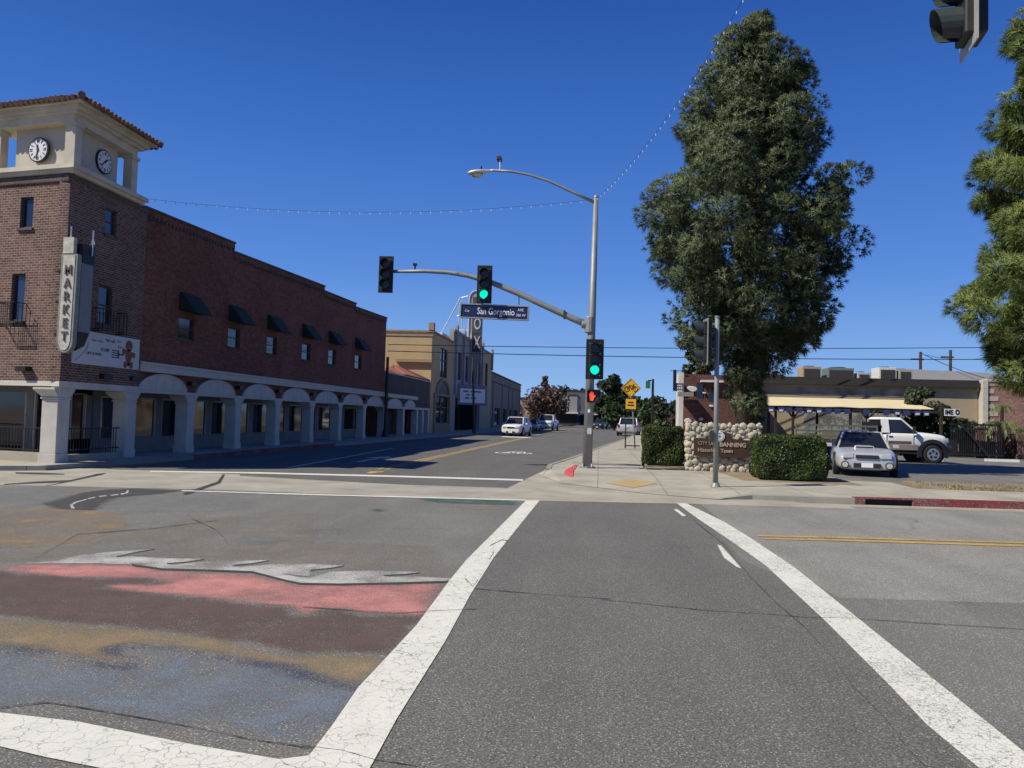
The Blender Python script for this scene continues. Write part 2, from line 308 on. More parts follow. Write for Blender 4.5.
# ---------------------------------------------------------------- mesh helpers
def rootloc(p):
    v = Vector((0, 0, 0))
    while p is not None: v += p.location; p = p.parent
    return v
def tag(o, label=None, cat=None, group=None, kind=None):
    if label: o['label'] = label
    if cat: o['category'] = cat
    if group: o['group'] = group
    if kind: o['kind'] = kind
    return o
def thing(name, loc, label, cat, group=None):
    o = bpy.data.objects.new(name, None); COL.objects.link(o); o.location = loc; o.empty_display_size = .2
    return tag(o, label, cat, group)
class MB:
    def __init__(s): s.v = []; s.f = []; s.smooth = False
    def add(s, vs, fs):
        k = len(s.v); s.v += [tuple(v) for v in vs]; s.f += [tuple(i+k for i in f) for f in fs]; return s
    def hexa(s, b, t):       # bottom 4, top 4 (counter-clockwise)
        return s.add(list(b)+list(t), [(3, 2, 1, 0), (4, 5, 6, 7), (0, 1, 5, 4), (1, 2, 6, 5), (2, 3, 7, 6), (3, 0, 4, 7)])
    def box(s, x0, x1, y0, y1, z0, z1):
        return s.hexa([(x0, y0, z0), (x1, y0, z0), (x1, y1, z0), (x0, y1, z0)], [(x0, y0, z1), (x1, y0, z1), (x1, y1, z1), (x0, y1, z1)])
    def obox(s, c, ax, ay, az, hx, hy, hz):
        c = Vector(c); ax, ay, az = Vector(ax)*hx, Vector(ay)*hy, Vector(az)*hz
        q = [c-ax-ay, c+ax-ay, c+ax+ay, c-ax+ay]
        return s.hexa([p-az for p in q], [p+az for p in q])
    def prism(s, poly, z0, z1):
        n = len(poly); lo = [(p[0], p[1], z0) for p in poly]; hi = [(p[0], p[1], z1) for p in poly]
        return s.add(lo+hi, [tuple(reversed(range(n))), tuple(range(n, 2*n))]+[(i, (i+1) % n, n+(i+1) % n, n+i) for i in range(n)])
    def extr(s, poly3, d):   # any planar polygon, extruded by vector d
        n = len(poly3); d = Vector(d); a = [Vector(p) for p in poly3]
        return s.add(a+[p+d for p in a], [tuple(reversed(range(n))), tuple(range(n, 2*n))]+[(i, (i+1) % n, n+(i+1) % n, n+i) for i in range(n)])
    def tube(s, pts, r, n=8, cap=True):
        pts = [Vector(p) for p in pts]; rs = r if isinstance(r, (list, tuple)) else [r]*len(pts)
        k = len(s.v); prev = None
        for i, p in enumerate(pts):
            d = (pts[min(i+1, len(pts)-1)]-pts[max(i-1, 0)]).normalized()
            if prev is None: a = d.orthogonal().normalized()
            else: a = (prev-d*prev.dot(d)).normalized()
            prev = a; b = d.cross(a)
            for j in range(n):
                an = 2*PI*j/n; s.v.append(tuple(p+(a*math.cos(an)+b*math.sin(an))*rs[i]))
        for i in range(len(pts)-1):
            for j in range(n): s.f.append((k+i*n+j, k+i*n+(j+1) % n, k+(i+1)*n+(j+1) % n, k+(i+1)*n+j))
        if cap:
            s.f.append(tuple(k+j for j in reversed(range(n)))); s.f.append(tuple(k+(len(pts)-1)*n+j for j in range(n)))
        return s
    def disc(s, c, axis, r, th, n=24, ry=None):
        axis = Vector(axis).normalized(); a = axis.orthogonal().normalized()
        if abs(axis.z) < .9: a = axis.cross(Vector((0, 0, 1))).normalized()
        b = a.cross(axis); ry = ry or r; c = Vector(c)
        return s.extr([c+a*math.cos(2*PI*i/n)*r+b*math.sin(2*PI*i/n)*ry for i in range(n)], axis*th)
    def build(s, name, mat, parent=None, smooth=False, bevel=0, world=True):
        me = bpy.data.meshes.new(name)
        off = rootloc(parent) if world else Vector((0, 0, 0))
        me.from_pydata([(v[0]-off.x, v[1]-off.y, v[2]-off.z) for v in s.v], [], s.f)
        me.materials.append(mat)
        if smooth: me.polygons.foreach_set('use_smooth', [True]*len(me.polygons))
        o = bpy.data.objects.new(name, me); COL.objects.link(o); o.parent = parent
        if bevel:
            b = o.modifiers.new('bevel', 'BEVEL'); b.width = bevel; b.segments = 2; b.limit_method = 'ANGLE'
        return o
def sheet(name, pts, z, mat, kind='structure', lift=0):
    from mathutils.geometry import tessellate_polygon
    v3 = [Vector((p[0], p[1], z)) for p in pts]; tris = [tuple(t) for t in tessellate_polygon([v3])]
    tris = [t if (v3[t[1]]-v3[t[0]]).cross(v3[t[2]]-v3[t[0]]).z > 0 else (t[0], t[2], t[1]) for t in tris]
    me = bpy.data.meshes.new(name); me.from_pydata(v3, [], tris); me.update()
    me.materials.append(mat)
    o = bpy.data.objects.new(name, me); COL.objects.link(o); o['kind'] = kind; return o
def text(name, body, size, origin, xdir, ydir, mat, parent, ext=.008, align='LEFT', bold=0.0, sx=1.0):
    cu = bpy.data.curves.new(name, 'FONT'); cu.body = body; cu.size = size; cu.extrude = ext; cu.align_x = align; cu.align_y = 'BOTTOM_BASELINE' if False else 'CENTER'
    cu.offset = bold; cu.resolution_u = 3
    tmp = bpy.data.objects.new('tmp', cu); COL.objects.link(tmp)
    dg = bpy.context.evaluated_depsgraph_get(); me = bpy.data.meshes.new_from_object(tmp.evaluated_get(dg)); bpy.data.objects.remove(tmp)
    x = Vector(xdir).normalized(); y = Vector(ydir).normalized(); z = x.cross(y)
    M = Matrix((x*sx, y, z)).transposed().to_4x4(); M.translation = Vector(origin)-rootloc(parent)
    me.transform(M); me.materials.clear(); me.materials.append(mat)
    o = bpy.data.objects.new(name, me); COL.objects.link(o); o.parent = parent; return o
def np_mesh(name, V, F, mat, parent=None, off=None):
    me = bpy.data.meshes.new(name); off = rootloc(parent) if off is None else off
    V = np.asarray(V, dtype=np.float32)-np.array(off, dtype=np.float32)
    k = F.shape[1]; n = F.shape[0]
    me.vertices.add(len(V)); me.vertices.foreach_set('co', V.ravel())
    me.loops.add(n*k); me.loops.foreach_set('vertex_index', F.ravel().astype(np.int32))
    me.polygons.add(n); me.polygons.foreach_set('loop_start', np.arange(0, n*k, k, dtype=np.int32))
    me.update(calc_edges=True); me.validate(); me.materials.append(mat)
    o = bpy.data.objects.new(name, me); COL.objects.link(o); o.parent = parent; return o
def unit(a): return a/np.maximum(np.linalg.norm(a, axis=-1, keepdims=True), 1e-9)
def leaves(cen, nrm, size, jitter=.9, aspect=.55):
    """one leaf quad (rhomb) at each centre, roughly facing nrm"""
    n = len(cen); d = unit(nrm+rng.normal(0, jitter, (n, 3))); a = unit(np.cross(d, rng.normal(0, 1, (n, 3)))); b = np.cross(d, a)
    s = size*rng.uniform(.6, 1.3, (n, 1))
    V = np.stack([cen-a*s, cen-b*s*aspect, cen+a*s, cen+b*s*aspect], 1).reshape(-1, 3)
    return V, np.arange(4*n).reshape(n, 4)
def copy_tree(o, parent=None):
    c = o.copy(); COL.objects.link(c); c.parent = parent
    for ch in [x for x in o.children]: copy_tree(ch, c)
    return c
#PART2
# ================================================================ GROUND
def gp(lst, z=0): return [on(x, y, z) for x, y in lst]
me = bpy.data.meshes.new('ground')
me.from_pydata([(-1500, -300, -.012), (1500, -300, -.012), (1500, 2500, -.012), (-1500, 2500, -.012)], [], [(0, 1, 2, 3)]); me.materials.append(DIRT)
o = bpy.data.objects.new('ground', me); COL.objects.link(o); o['kind'] = 'structure'
sheet('road', [(-60, -12), (60, -6), (60, 22), (3.6, 16.6), (2.2, 16.4), (-60, 16)], 0.0, ASPH)
sheet('road', [(-12.75, 15.2), (-1.2, 15.9), (-1.75, 25), (.1, 43.4), (2.4, 66), (6, 110), (14, 200), (24, 330), (-2, 330), (-6.5, 200), (-10, 110), (-10.9, 70), (-12, 52), (-12.9, 26)], .001, ASPH_ST)
# newer dark strip that carries the crosswalk, paler old surface to its right
sheet('road', gp([(526, 500), (690, 503), (742, 560), (835, 600), (912, 700), (985, 790), (300, 790), (308, 757), (358, 687), (416, 625), (467, 559)]), .002, ASPH_D)
sheet('road', gp([(699, 503), (858, 508), (1100, 514), (1100, 606), (840, 598), (790, 570), (740, 535)]), .0015, ASPH_L)
# concrete crossing band and corner apron
sheet('pavement', gp([(-120, 468.5), (0, 471.5), (240, 476), (400, 484.7), (505, 488), (526, 500), (400, 496.5), (200, 489.5), (0, 485), (-120, 482)]), .0032, CONC_G)
sheet('pavement', gp([(-120, 463), (0, 466.5), (100, 469), (160, 471), (240, 474.5), (240, 477), (0, 473), (-120, 470)]), .0028, CONC)
sheet('pavement', gp([(490.6, 494), (508, 488), (545, 470), (575, 470), (600, 482), (742, 497), (850, 507), (858, 509), (690, 504), (526, 500.5)]), .0036, CONC_A)
def dyn(o, n=None): return o
# sidewalk on the right: outer edge follows the kerb
zs = .12
ra = on(742, 490, zs); rb = Vector((3.3, 17.0, 0))
kerb_r = [Vector((-1.55, 23.2, 0)), Vector((-1.62, 25.2, 0)), Vector((-.9, 32, 0)), Vector((.1, 43.4, 0)), Vector((2.3, 66, 0)), Vector((5.9, 110, 0)), Vector((13.8, 200, 0))]
kerb_f = [Vector((3.35, 17.35, 0)), Vector((5.42, 17.1, 0)), Vector((8.9, 17.45, 0)), Vector((30, 19.6, 0))]
def slab(name, poly, z0, z1, mat):
    o = MB().prism([(p[0], p[1]) for p in poly], z0, z1).build(name, mat); o['kind'] = 'structure'; return o
walk = [Vector((3.35, 17.5, 0)), Vector((5.42, 17.25, 0)), Vector((8.9, 17.6, 0)), Vector((30, 19.75, 0)), Vector((30, 22.2, 0)), Vector((8.6, 20.6, 0)), Vector((6.9, 20.9, 0)), Vector((3.9, 21.3, 0)), Vector((3.7, 24.6, 0)),
        Vector((1.5, 24.6, 0)), Vector((1.5, 27, 0)), Vector((3.5, 60, 0)), Vector((8.6, 110, 0)), Vector((17, 200, 0)), Vector((14.0, 200, 0)), Vector((6.05, 110, 0)), Vector((2.45, 66, 0)), Vector((.25, 43.4, 0)), Vector((-.75, 32, 0)), Vector((-1.47, 25.2, 0)), Vector((-1.40, 23.2, 0)), Vector((.3, 22.0, 0)), Vector((2.2, 20.4, 0))]
slab('pavement', walk, -.01, zs, CONC)
# ramped corner between apron and walk
mb = MB(); ramp_mb = mb
inner = [Vector((-1.40, 23.2, zs)), Vector((.3, 22.0, zs)), Vector((2.2, 20.4, zs)), Vector((3.35, 17.5, zs))]
outer = [Vector((-1.75, 22.6, .012)), Vector((-.9, 19.6, .012)), Vector((1.0, 17.8, .012)), Vector((2.6, 16.95, .012))]
mb.add(inner+outer, [(0, 4, 5), (0, 5, 1), (1, 5, 6), (1, 6, 2), (2, 6, 7), (2, 7, 3)])
o = mb.build('pavement', CONC); o['kind'] = 'structure'
def kerbrun(pts, mat, w=.15, z1=.135, name='kerb'):
    mb = MB()
    for i in range(len(pts)-1):
        a, b = pts[i], pts[i+1]; d = (b-a).normalized(); n = Vector((-d.y, d.x, 0))*w
        q = [a, b, b+n, a+n] if True else None
        mb.hexa([(p.x, p.y, -.01) for p in q], [(p.x, p.y, z1) for p in q])
    o = mb.build(name, mat); o['kind'] = 'structure'; return o
mk = MB(); mk.hexa([(2.5, 16.98, -.01), (3.35, 17.3, -.01), (3.35, 17.52, -.01), (2.55, 17.1, -.01)], [(2.5, 16.98, .013), (3.35, 17.3, .10), (3.35, 17.52, .12), (2.55, 17.1, .014)])
mk.hexa([(3.353, 17.3, -.01), (5.42, 17.1, -.01), (5.42, 17.27, -.01), (3.353, 17.52, -.01)], [(3.353, 17.3, .10), (5.42, 17.1, .135), (5.42, 17.27, .135), (3.353, 17.52, .122)])
mk.build('kerb', KERB)['kind'] = 'structure'
kerbrun([Vector(p) for p in ((-1.55, 23.2, 0), (-1.62, 25.2, 0), (-.9, 32, 0), (.1, 43.4, 0), (2.3, 66, 0), (5.9, 110, 0), (13.8, 200, 0))], KERB, -.15)
# red kerb with the storm drain mouth
mb = MB(); a = Vector((5.42, 17.1, 0)); b = Vector((30, 19.45, 0)); d = (b-a).normalized(); n = Vector((-d.y, d.x, 0))
def seg(t0, t1, z0, z1, m=mb):
    q = [a+d*t0, a+d*t1, a+d*t1+n*.16, a+d*t0+n*.16]; m.hexa([(p.x, p.y, z0) for p in q], [(p.x, p.y, z1) for p in q])
seg(0, .22, -.01, .16); seg(.22, 1.22, .125, .16); seg(1.22, 2.5, -.01, .16); seg(2.512, 24, -.01, .16)
o = mb.build('kerb', REDP); o['kind'] = 'structure'
mb = MB(); q = [a+d*.2-n*.003, a+d*1.24-n*.003, a+d*1.24+n*.1, a+d*.2+n*.1]
mb.hexa([(p.x, p.y, .004) for p in [v+n*.08 for v in q]], [(p.x, p.y, .12) for p in [v+n*.08 for v in q]])
o = mb.build('kerb', DARKIN); o['kind'] = 'structure'
sheet('pavement', [a-n*.5-d*2, b-n*.5, b, a-d*2], .0030, CONC_A)
# planting strip and parking lot
slab('planting_bed', [(8.7, 20.62), (30, 22.25), (30, 25.2), (8.9, 23.9)], -.01, .10, DIRT)
slab('planting_bed', [(1.52, 24.62), (3.68, 24.62), (3.92, 21.32), (7.0, 20.95), (7.2, 29), (1.9, 30)], -.01, .10, DIRT)
sheet('car_park', [(7.2, 20.9), (8.6, 20.62), (8.88, 23.9), (30, 25.2), (70, 28), (70, 55), (6, 55), (7.2, 29.2)], .002, LOT)
sheet('pavement', [(7.0, 20.7), (8.55, 20.5), (8.7, 24.4), (7.2, 24.4)], .125-.117, CONC_A)
MB().prism([(1.9, 30), (7.2, 29.1), (7.2, 54), (3.2, 54)], -.01, .02).build('car_park', LOT)['kind'] = 'structure'
# left side: sidewalk in front of the arcade, kerb
lk = [(-13.3, 20.0), (-12.9, 23.5), (-12.95, 27), (-12.6, 36), (-12.05, 52), (-11.0, 70), (-10.1, 110), (-6.7, 200)]
slab('pavement', [(-60, 13.8), (-14.6, 17.1), (-13.6, 17.75)]+[(x-.15, y) for x, y in lk]+[(-11, 200), (-14.0, 110), (-13.9, 63), (-15.45, 62.9), (-15.45, 20.4), (-16.4, 19.6), (-60, 24)], -.01, zs, CONC)
kerbrun([Vector((x, y, 0)) for x, y in lk[1:4]], REDP, .15); kerbrun([Vector((x, y, 0)) for x, y in lk[3:]], KERB, .15)
kerbrun([Vector((-13.6, 17.75, 0)), Vector((-13.3, 20, 0)), Vector((-12.9, 23.5, 0))], KERB, .15, .127)
slab('pavement', [(-13.95, 63.1), (-11.3, 64), (-10.6, 88), (-10.2, 110), (-13.9, 110)], 0.0, .128, CONC)
# tactile diamond, red ramp paint
from mathutils.bvhtree import BVHTree
bv = BVHTree.FromPolygons([Vector(v) for v in ramp_mb.v], ramp_mb.f)
dia = [(.22, 19.62), (.55, 20.25), (.95, 20.62), (1.3, 20.1), (1.5, 19.75), (1.15, 19.15), (.85, 18.72), (.5, 19.2)]
zz_ = []
for x, y in dia+[(.86, 19.7)]:
    h_ = bv.ray_cast(Vector((x, y, 5)), Vector((0, 0, -1)))[0]; zz_.append((x, y, (h_.z if h_ else .12)+.008))
me = bpy.data.meshes.new('road_marking'); me.from_pydata(zz_, [], [(8, (i+1) % 8, i) for i in range(8)]); me.materials.append(TACT)
o = bpy.data.objects.new('road_marking', me); COL.objects.link(o); o['kind'] = 'structure'
# ---------------------------------------------------------------- painted markings
Z1, Z2, Z3, Z4 = .0042, .0046, .005, .0054
def z5(l): return [(x*.3879, 470+y*.3879) for x, y in l]
def z6(l): return [(300+x*.3879, 470+y*.3879) for x, y in l]
def z7(l): return [(600+x*.414, 470+y*.414) for x, y in l]
MZ = [.0006]
FADE = {'mural_blue_edge': .04, 'mural_pink': .05, 'mural_blue': .06, 'mural_dark_road': .05, 'mural_teal': .15, 'mural_orange_faded': .5, 'mural_grey': .6, 'mural_blue_grey': .35}
def feathered(name, P, z, mat, fade):
    """fine grid over the outline; each vertex stores how far inside the paint it is"""
    P = np.array([(p.x, p.y) for p in P]); st_ = .035 if P[:, 1].max() < 9 else .05
    x0, y0 = P.min(0)-.02; x1, y1 = P.max(0)+.02; nx, ny = int((x1-x0)/st_)+2, int((y1-y0)/st_)+2
    X, Y = np.meshgrid(x0+np.arange(nx)*st_, y0+np.arange(ny)*st_, indexing='ij'); q = np.stack([X.ravel(), Y.ravel()], 1)
    ins = np.zeros(len(q), bool); dd = np.full(len(q), 1e9)
    for i in range(len(P)):
        a, b = P[i], P[(i+1) % len(P)]; ab = b-a
        c = ((a[1] > q[:, 1]) != (b[1] > q[:, 1])); xi = a[0]+(q[:, 1]-a[1])*ab[0]/(ab[1] if abs(ab[1]) > 1e-9 else 1e-9); ins ^= c & (q[:, 0] < xi)
        t = np.clip(((q-a)@ab)/max(ab@ab, 1e-9), 0, 1); dd = np.minimum(dd, np.linalg.norm(q-(a+t[:, None]*ab), axis=1))
    sd = np.where(ins, dd, -dd)+.035*np.sin(q[:, 0]*9+q[:, 1]*5)*np.sin(q[:, 1]*11)*min(1, fade*6); e = np.clip(sd/fade, -1.5, 1).reshape(nx, ny)
    I = np.arange(nx*ny).reshape(nx, ny); cell = (e[:-1, :-1] > -1) | (e[1:, :-1] > -1) | (e[1:, 1:] > -1) | (e[:-1, 1:] > -1)
    F = np.stack([I[:-1, :-1], I[1:, :-1], I[1:, 1:], I[:-1, 1:]], -1)[cell]
    used = np.unique(F); rm = np.zeros(nx*ny, int); rm[used] = np.arange(len(used)); V = np.concatenate([q[used], np.full((len(used), 1), z)], 1)
    o = np_mesh(name, V, rm[F], mat, None, (0, 0, 0)); at_ = o.data.attributes.new('edge', 'FLOAT', 'POINT'); at_.data.foreach_set('value', e.ravel()[used].astype(np.float32)); o['kind'] = 'structure'; return o
def mark(pxs, z, mat, name='road_marking'):
    MZ[0] += .0002
    if mat.name.startswith('mural'): return feathered(name, gp(pxs, MZ[0]), MZ[0], mat, FADE.get(mat.name, .12))
    return sheet(name, gp(pxs, MZ[0]), MZ[0], mat)
WL = z6([(583, 78), (430, 230), (385, 285), (300, 400), (150, 560), (85, 655), (20, 740)])
WR = z6([(618, 78), (560, 150), (500, 225), (440, 320), (375, 440), (300, 560), (250, 640), (180, 768)])
MZ[0] = .0066
mark(WL+[(306, 762)]+[(300, 782), (355, 790)]+list(reversed(WR)), Z4, WHITE)
RL = z7([(185, 80), (240, 120), (300, 160), (400, 230), (540, 360), (700, 520), (790, 615), (880, 690)])+[(1000, 785)]
RR = z7([(208, 80), (300, 125), (370, 168), (470, 235), (620, 355), (800, 500), (1024, 680)])+[(1080, 790)]
mark(RL+list(reversed(RR)), Z4, WHITE2)
mark(z5([(-200, 590), (0, 625), (200, 648), (500, 708), (720, 745), (800, 735), (830, 770), (790, 830), (500, 830), (260, 768), (120, 740), (0, 712), (-200, 670)]), Z4+.002, WHITE)
mark(z7([(283, 180), (292, 182), (322, 215), (342, 238), (330, 234), (300, 212)]), Z3, WHITE2)
mark(z7([(178, 95), (186, 94), (208, 110), (200, 112)]), Z3, WHITE2)
MZ[0] = .0006
# mural on the intersection
edge = z6([(0, 295), (200, 296), (376, 291)])
pink_top = z5([(0, 246), (130, 240), (340, 246), (420, 258), (540, 262), (650, 268), (740, 286)])+edge
pink_low_r = z6([(316, 378), (250, 376), (150, 370), (100, 360), (60, 362), (30, 372), (0, 376)])
pink_low = z5([(740, 352), (640, 345), (560, 335), (430, 322), (330, 315), (262, 303), (272, 295), (330, 292), (400, 295), (428, 289), (380, 280), (180, 279), (60, 268), (0, 262)])
mark(pink_top+pink_low_r+pink_low, Z2, PINK)
mark(z5([(-120, 262), (0, 262), (60, 268), (180, 279), (380, 280), (428, 289), (400, 295), (330, 292), (272, 295), (262, 303), (330, 315), (430, 322), (560, 335), (640, 345), (740, 352)])+z6([(0, 376), (30, 372), (60, 362), (100, 360), (150, 370), (250, 376), (316, 378), (240, 478), (100, 470), (0, 475)])+z5([(700, 458), (560, 436), (420, 416), (200, 395), (0, 376), (-120, 370)]), Z1, MAROON)
mark(z5([(-120, 370), (0, 376), (200, 395), (420, 416), (560, 436), (700, 458)])+z6([(0, 475), (100, 470), (240, 478), (178, 562), (90, 548), (0, 522)])+z5([(760, 510), (600, 488), (420, 456), (330, 451), (280, 461), (350, 480), (355, 500), (330, 506), (240, 498), (120, 471), (0, 455), (-120, 445)]), Z1+.002, OCHRE)
blue_top = z5([(-120, 445), (0, 455), (120, 471), (240, 498), (330, 506), (355, 500), (350, 480), (280, 461), (330, 451), (420, 456), (600, 488), (760, 510)])+z6([(0, 522), (90, 548), (178, 562)])
mark(blue_top+z6([(110, 640), (60, 690)])+z5([(790, 715), (640, 690), (500, 660), (350, 640), (250, 615), (120, 600), (0, 612), (-120, 590)]), Z1+.003, BLUE)
def offs(pl, dy): return [(x, y+dy) for x, y in pl]
mark(blue_top+list(reversed([(x, y+2.2+1.6*math.sin(x*.07)) for x, y in blue_top])), Z2+.003, BLUED)
wave = z5([(60, 240), (180, 232), (300, 232), (420, 243), (540, 247), (650, 251), (740, 270)])+z6([(0, 277), (150, 276), (300, 275), (388, 279), (385, 286), (250, 290), (100, 293), (0, 291)])+z5([(740, 284), (650, 261), (540, 257), (420, 254), (340, 243), (240, 240)])
mark(wave, Z3, PALEW)
o5 = lambda l: z6(l)
for q in (z5([(150, 233), (190, 222), (270, 212), (398, 203), (350, 211), (300, 222), (330, 234)]), z5([(230, 233), (330, 222), (430, 227), (527, 229), (480, 236), (430, 240), (440, 247)]),
          z5([(430, 247), (500, 238), (600, 235), (694, 232), (650, 240), (600, 244), (610, 252)]), z5([(600, 252), (700, 243), (790, 241), (888, 246), (850, 252), (800, 257), (800, 275)]),
          z6([(20, 279), (80, 262), (180, 259), (308, 263), (270, 268), (215, 270), (230, 278)])):
    mark(q, Z3, PALEW); n_ = [(x, y) for x, y in q[3:6]]; mark([(x, y) for x, y in n_]+[(x, y+1.0) for x, y in reversed(n_)], Z3, DARKL)
wl = z5([(340, 243), (420, 254), (540, 257), (650, 261), (740, 284)])+z6([(0, 291), (100, 293), (250, 290), (385, 286)])
mark([(x, y-.3) for x, y in wl]+[(x, y+1.6) for x, y in reversed(wl)], Z3+.002, DARKL)
mark(z5([(-100, 100), (60, 96), (240, 104), (330, 112), (345, 150), (250, 180), (120, 200), (0, 205), (-100, 205)]), Z1, OCHRE2)
mark(z5([(-100, 205), (0, 205), (120, 200), (250, 180), (345, 150), (500, 120), (825, 110), (825, 190)])+z6([(60, 180), (330, 190), (410, 245), (385, 278), (262, 276), (305, 263), (150, 264), (60, 258), (110, 247), (40, 246), (0, 255)])+z5([(735, 250), (640, 243), (692, 232), (560, 238), (490, 238), (525, 229), (440, 231), (372, 228), (345, 215), (398, 203), (260, 213), (100, 236), (-100, 240)]), Z1-.002, GREYP)
mark(z5([(-60, 45), (130, 42), (200, 60), (140, 85), (60, 98), (-60, 98)]), Z1, BGREY)
mark(z5([(330, 60), (470, 54), (620, 70), (700, 95), (500, 110), (300, 108), (240, 95)]), Z1, BGREY)
mark(z5([(590, 172), (660, 168), (720, 178), (760, 183), (700, 190), (620, 193), (590, 190)]), Z1+.002, BGREY)
def z77(l): return [(x*.1953, 455+y*.1953) for x, y in l]
mark(z77([(240, 252), (340, 222), (440, 190), (560, 176), (700, 172), (930, 182), (800, 198), (640, 210), (560, 225), (500, 248), (468, 282), (340, 276)]), Z2, DARKR)
for q in ([(358, 255), (385, 240), (392, 243), (372, 256), (384, 273), (366, 274)], [(385, 240), (440, 225), (446, 228), (392, 243)], [(446, 222), (486, 214), (488, 218), (452, 226)], [(506, 210), (546, 206), (546, 210), (508, 214)], [(566, 204), (606, 200), (606, 204), (568, 208)], [(616, 198), (644, 193), (650, 180), (660, 180), (656, 194), (622, 203)]):
    mark(z77(q), Z3, PALE2)
mark(z6([(310, 74), (420, 70), (570, 82), (560, 92), (430, 88), (330, 82)]), Z1+.004, TEAL)
mark(z6([(172, 102), (200, 98), (232, 104), (215, 109), (185, 108)]), Z1+.004, TEAL)
mark(z6([(390, 92), (500, 88), (575, 96), (540, 104), (400, 102)]), Z1+.002, OCHRE2)
# dark tar streaks over the concrete band
for q in ([(78, 88), (200, 90), (330, 96), (330, 100), (200, 99), (80, 95)], [(20, 148), (180, 136), (360, 128), (460, 105), (500, 95), (545, 92), (520, 102), (440, 118), (370, 134), (250, 156), (230, 158), (320, 140), (180, 145), (20, 152)]):
    mark(z77(q), .0165, DARKL)
mark(z5([(470, 60), (560, 30), (575, 10), (580, 12), (568, 34), (480, 64)]), .0165, DARKL)
# thin white border, stop line, centre line, lane line, arrow, bicycle
mark([(182, 490.2), (300, 493.6), (526, 499.6), (526, 500.6), (300, 494.7), (182, 491)], .0125, WHITE)
mark([(150, 470.6), (260, 472.2), (400, 475.6), (523, 479.2), (523, 480.8), (400, 477.2), (260, 473.6), (150, 471.8)], Z2, WHITE)
mark([(371, 471.2), (384, 471.2), (384, 472.2), (371, 473.4), (366, 472.8)], Z3, YELLOW)
for dx in (0, .22):
    P = [Vector((-6.5+dx, 22.2, 0)), Vector((-6.45+dx, 30, 0)), Vector((-6.35+dx, 40, 0)), Vector((-6.2+dx, 52, 0)), Vector((-5.9+dx, 66, 0)), Vector((-5.9+dx, 76, 0)), Vector((-6.3+dx, 100, 0)), Vector((-4+dx, 140, 0)), Vector((2+dx, 230, 0))]
    sheet('road_marking', P+[p+Vector((.11, 0, 0)) for p in reversed(P)], .004+dx*.001, YELLOW)
P = [Vector((-8.95, 21.4, 0)), Vector((-9.3, 28, 0)), Vector((-9.8, 36, 0))]
sheet('road_marking', P+[p+Vector((.12, 0, 0)) for p in reversed(P)], Z2, WHITE)
sheet('road_marking', [(-8.1, 25.2), (-7.9, 25.2), (-7.9, 27.6), (-7.5, 27.6), (-8.0, 29), (-8.5, 27.6), (-8.1, 27.6)], Z2, WHITE)
sheet('road_marking', [(-7.9, 62), (-5.9+.6, 62), (-6.1, 64.5), (-7.9, 64.5)], Z2, WHITE)
def ring(cx, cy, r, w=.07, sy=1.9):
    mb = MB(); n = 20
    for i in range(n):
        a, b = 2*PI*i/n, 2*PI*(i+1)/n
        mb.add([(cx+math.cos(a)*r, cy+math.sin(a)*r*sy, Z2), (cx+math.cos(b)*r, cy+math.sin(b)*r*sy, Z2), (cx+math.cos(b)*(r-w), cy+math.sin(b)*(r-w)*sy, Z2), (cx+math.cos(a)*(r-w), cy+math.sin(a)*(r-w)*sy, Z2)], [(3, 2, 1, 0)])
    return mb
mb = ring(-4.35, 35.2, .36, .1); r2 = ring(-3.35, 35.2, .36, .1); mb.add(r2.v, r2.f)
for (x0, y0, x1, y1) in ((-4.35, 35.2, -4.05, 36.6), (-4.05, 36.6, -3.55, 36.6), (-4.05, 36.6, -3.8, 35.1), (-3.8, 35.1, -3.5, 36.8), (-3.5, 36.8, -3.35, 35.2), (-3.8, 35.1, -4.35, 35.2)):
    dx, dy = x1-x0, y1-y0; L = math.hypot(dx, dy); ox, oy = -dy/L*.05, dx/L*.12
    mb.add([(x0+ox, y0+oy, Z2+.001), (x0-ox, y0-oy, Z2+.001), (x1-ox, y1-oy, Z2+.001), (x1+ox, y1+oy, Z2+.001)], [(0, 1, 2, 3)])
mb.build('road_marking', WHITE)['kind'] = 'structure'
for q, s in (([(757, 535.2), (840, 536.8), (1060, 543), (1060, 544.4), (840, 538.2), (757, 536.2)], 0), ([(765, 538.0), (840, 539.6), (1060, 546), (1060, 547.6), (840, 541.0), (765, 539.0)], 0)):
    mark(q, Z2, YELLOW)
q1 = [on(565, 470.5, .134), on(575, 464.5, .134), on(578, 464.8, .134), on(573, 471.5, .134)]; q2 = [on(562, 478, .02), on(564, 479.5, .02), on(569.5, 480, .03), on(573.5, 475.5, .09)]
me = bpy.data.meshes.new('road_marking'); me.from_pydata(q1+q2, [], [(0, 3, 2, 1), (4, 5, 6, 7, 3, 0)]); me.materials.append(REDB); o = bpy.data.objects.new('road_marking', me); COL.objects.link(o); o['kind'] = 'structure'
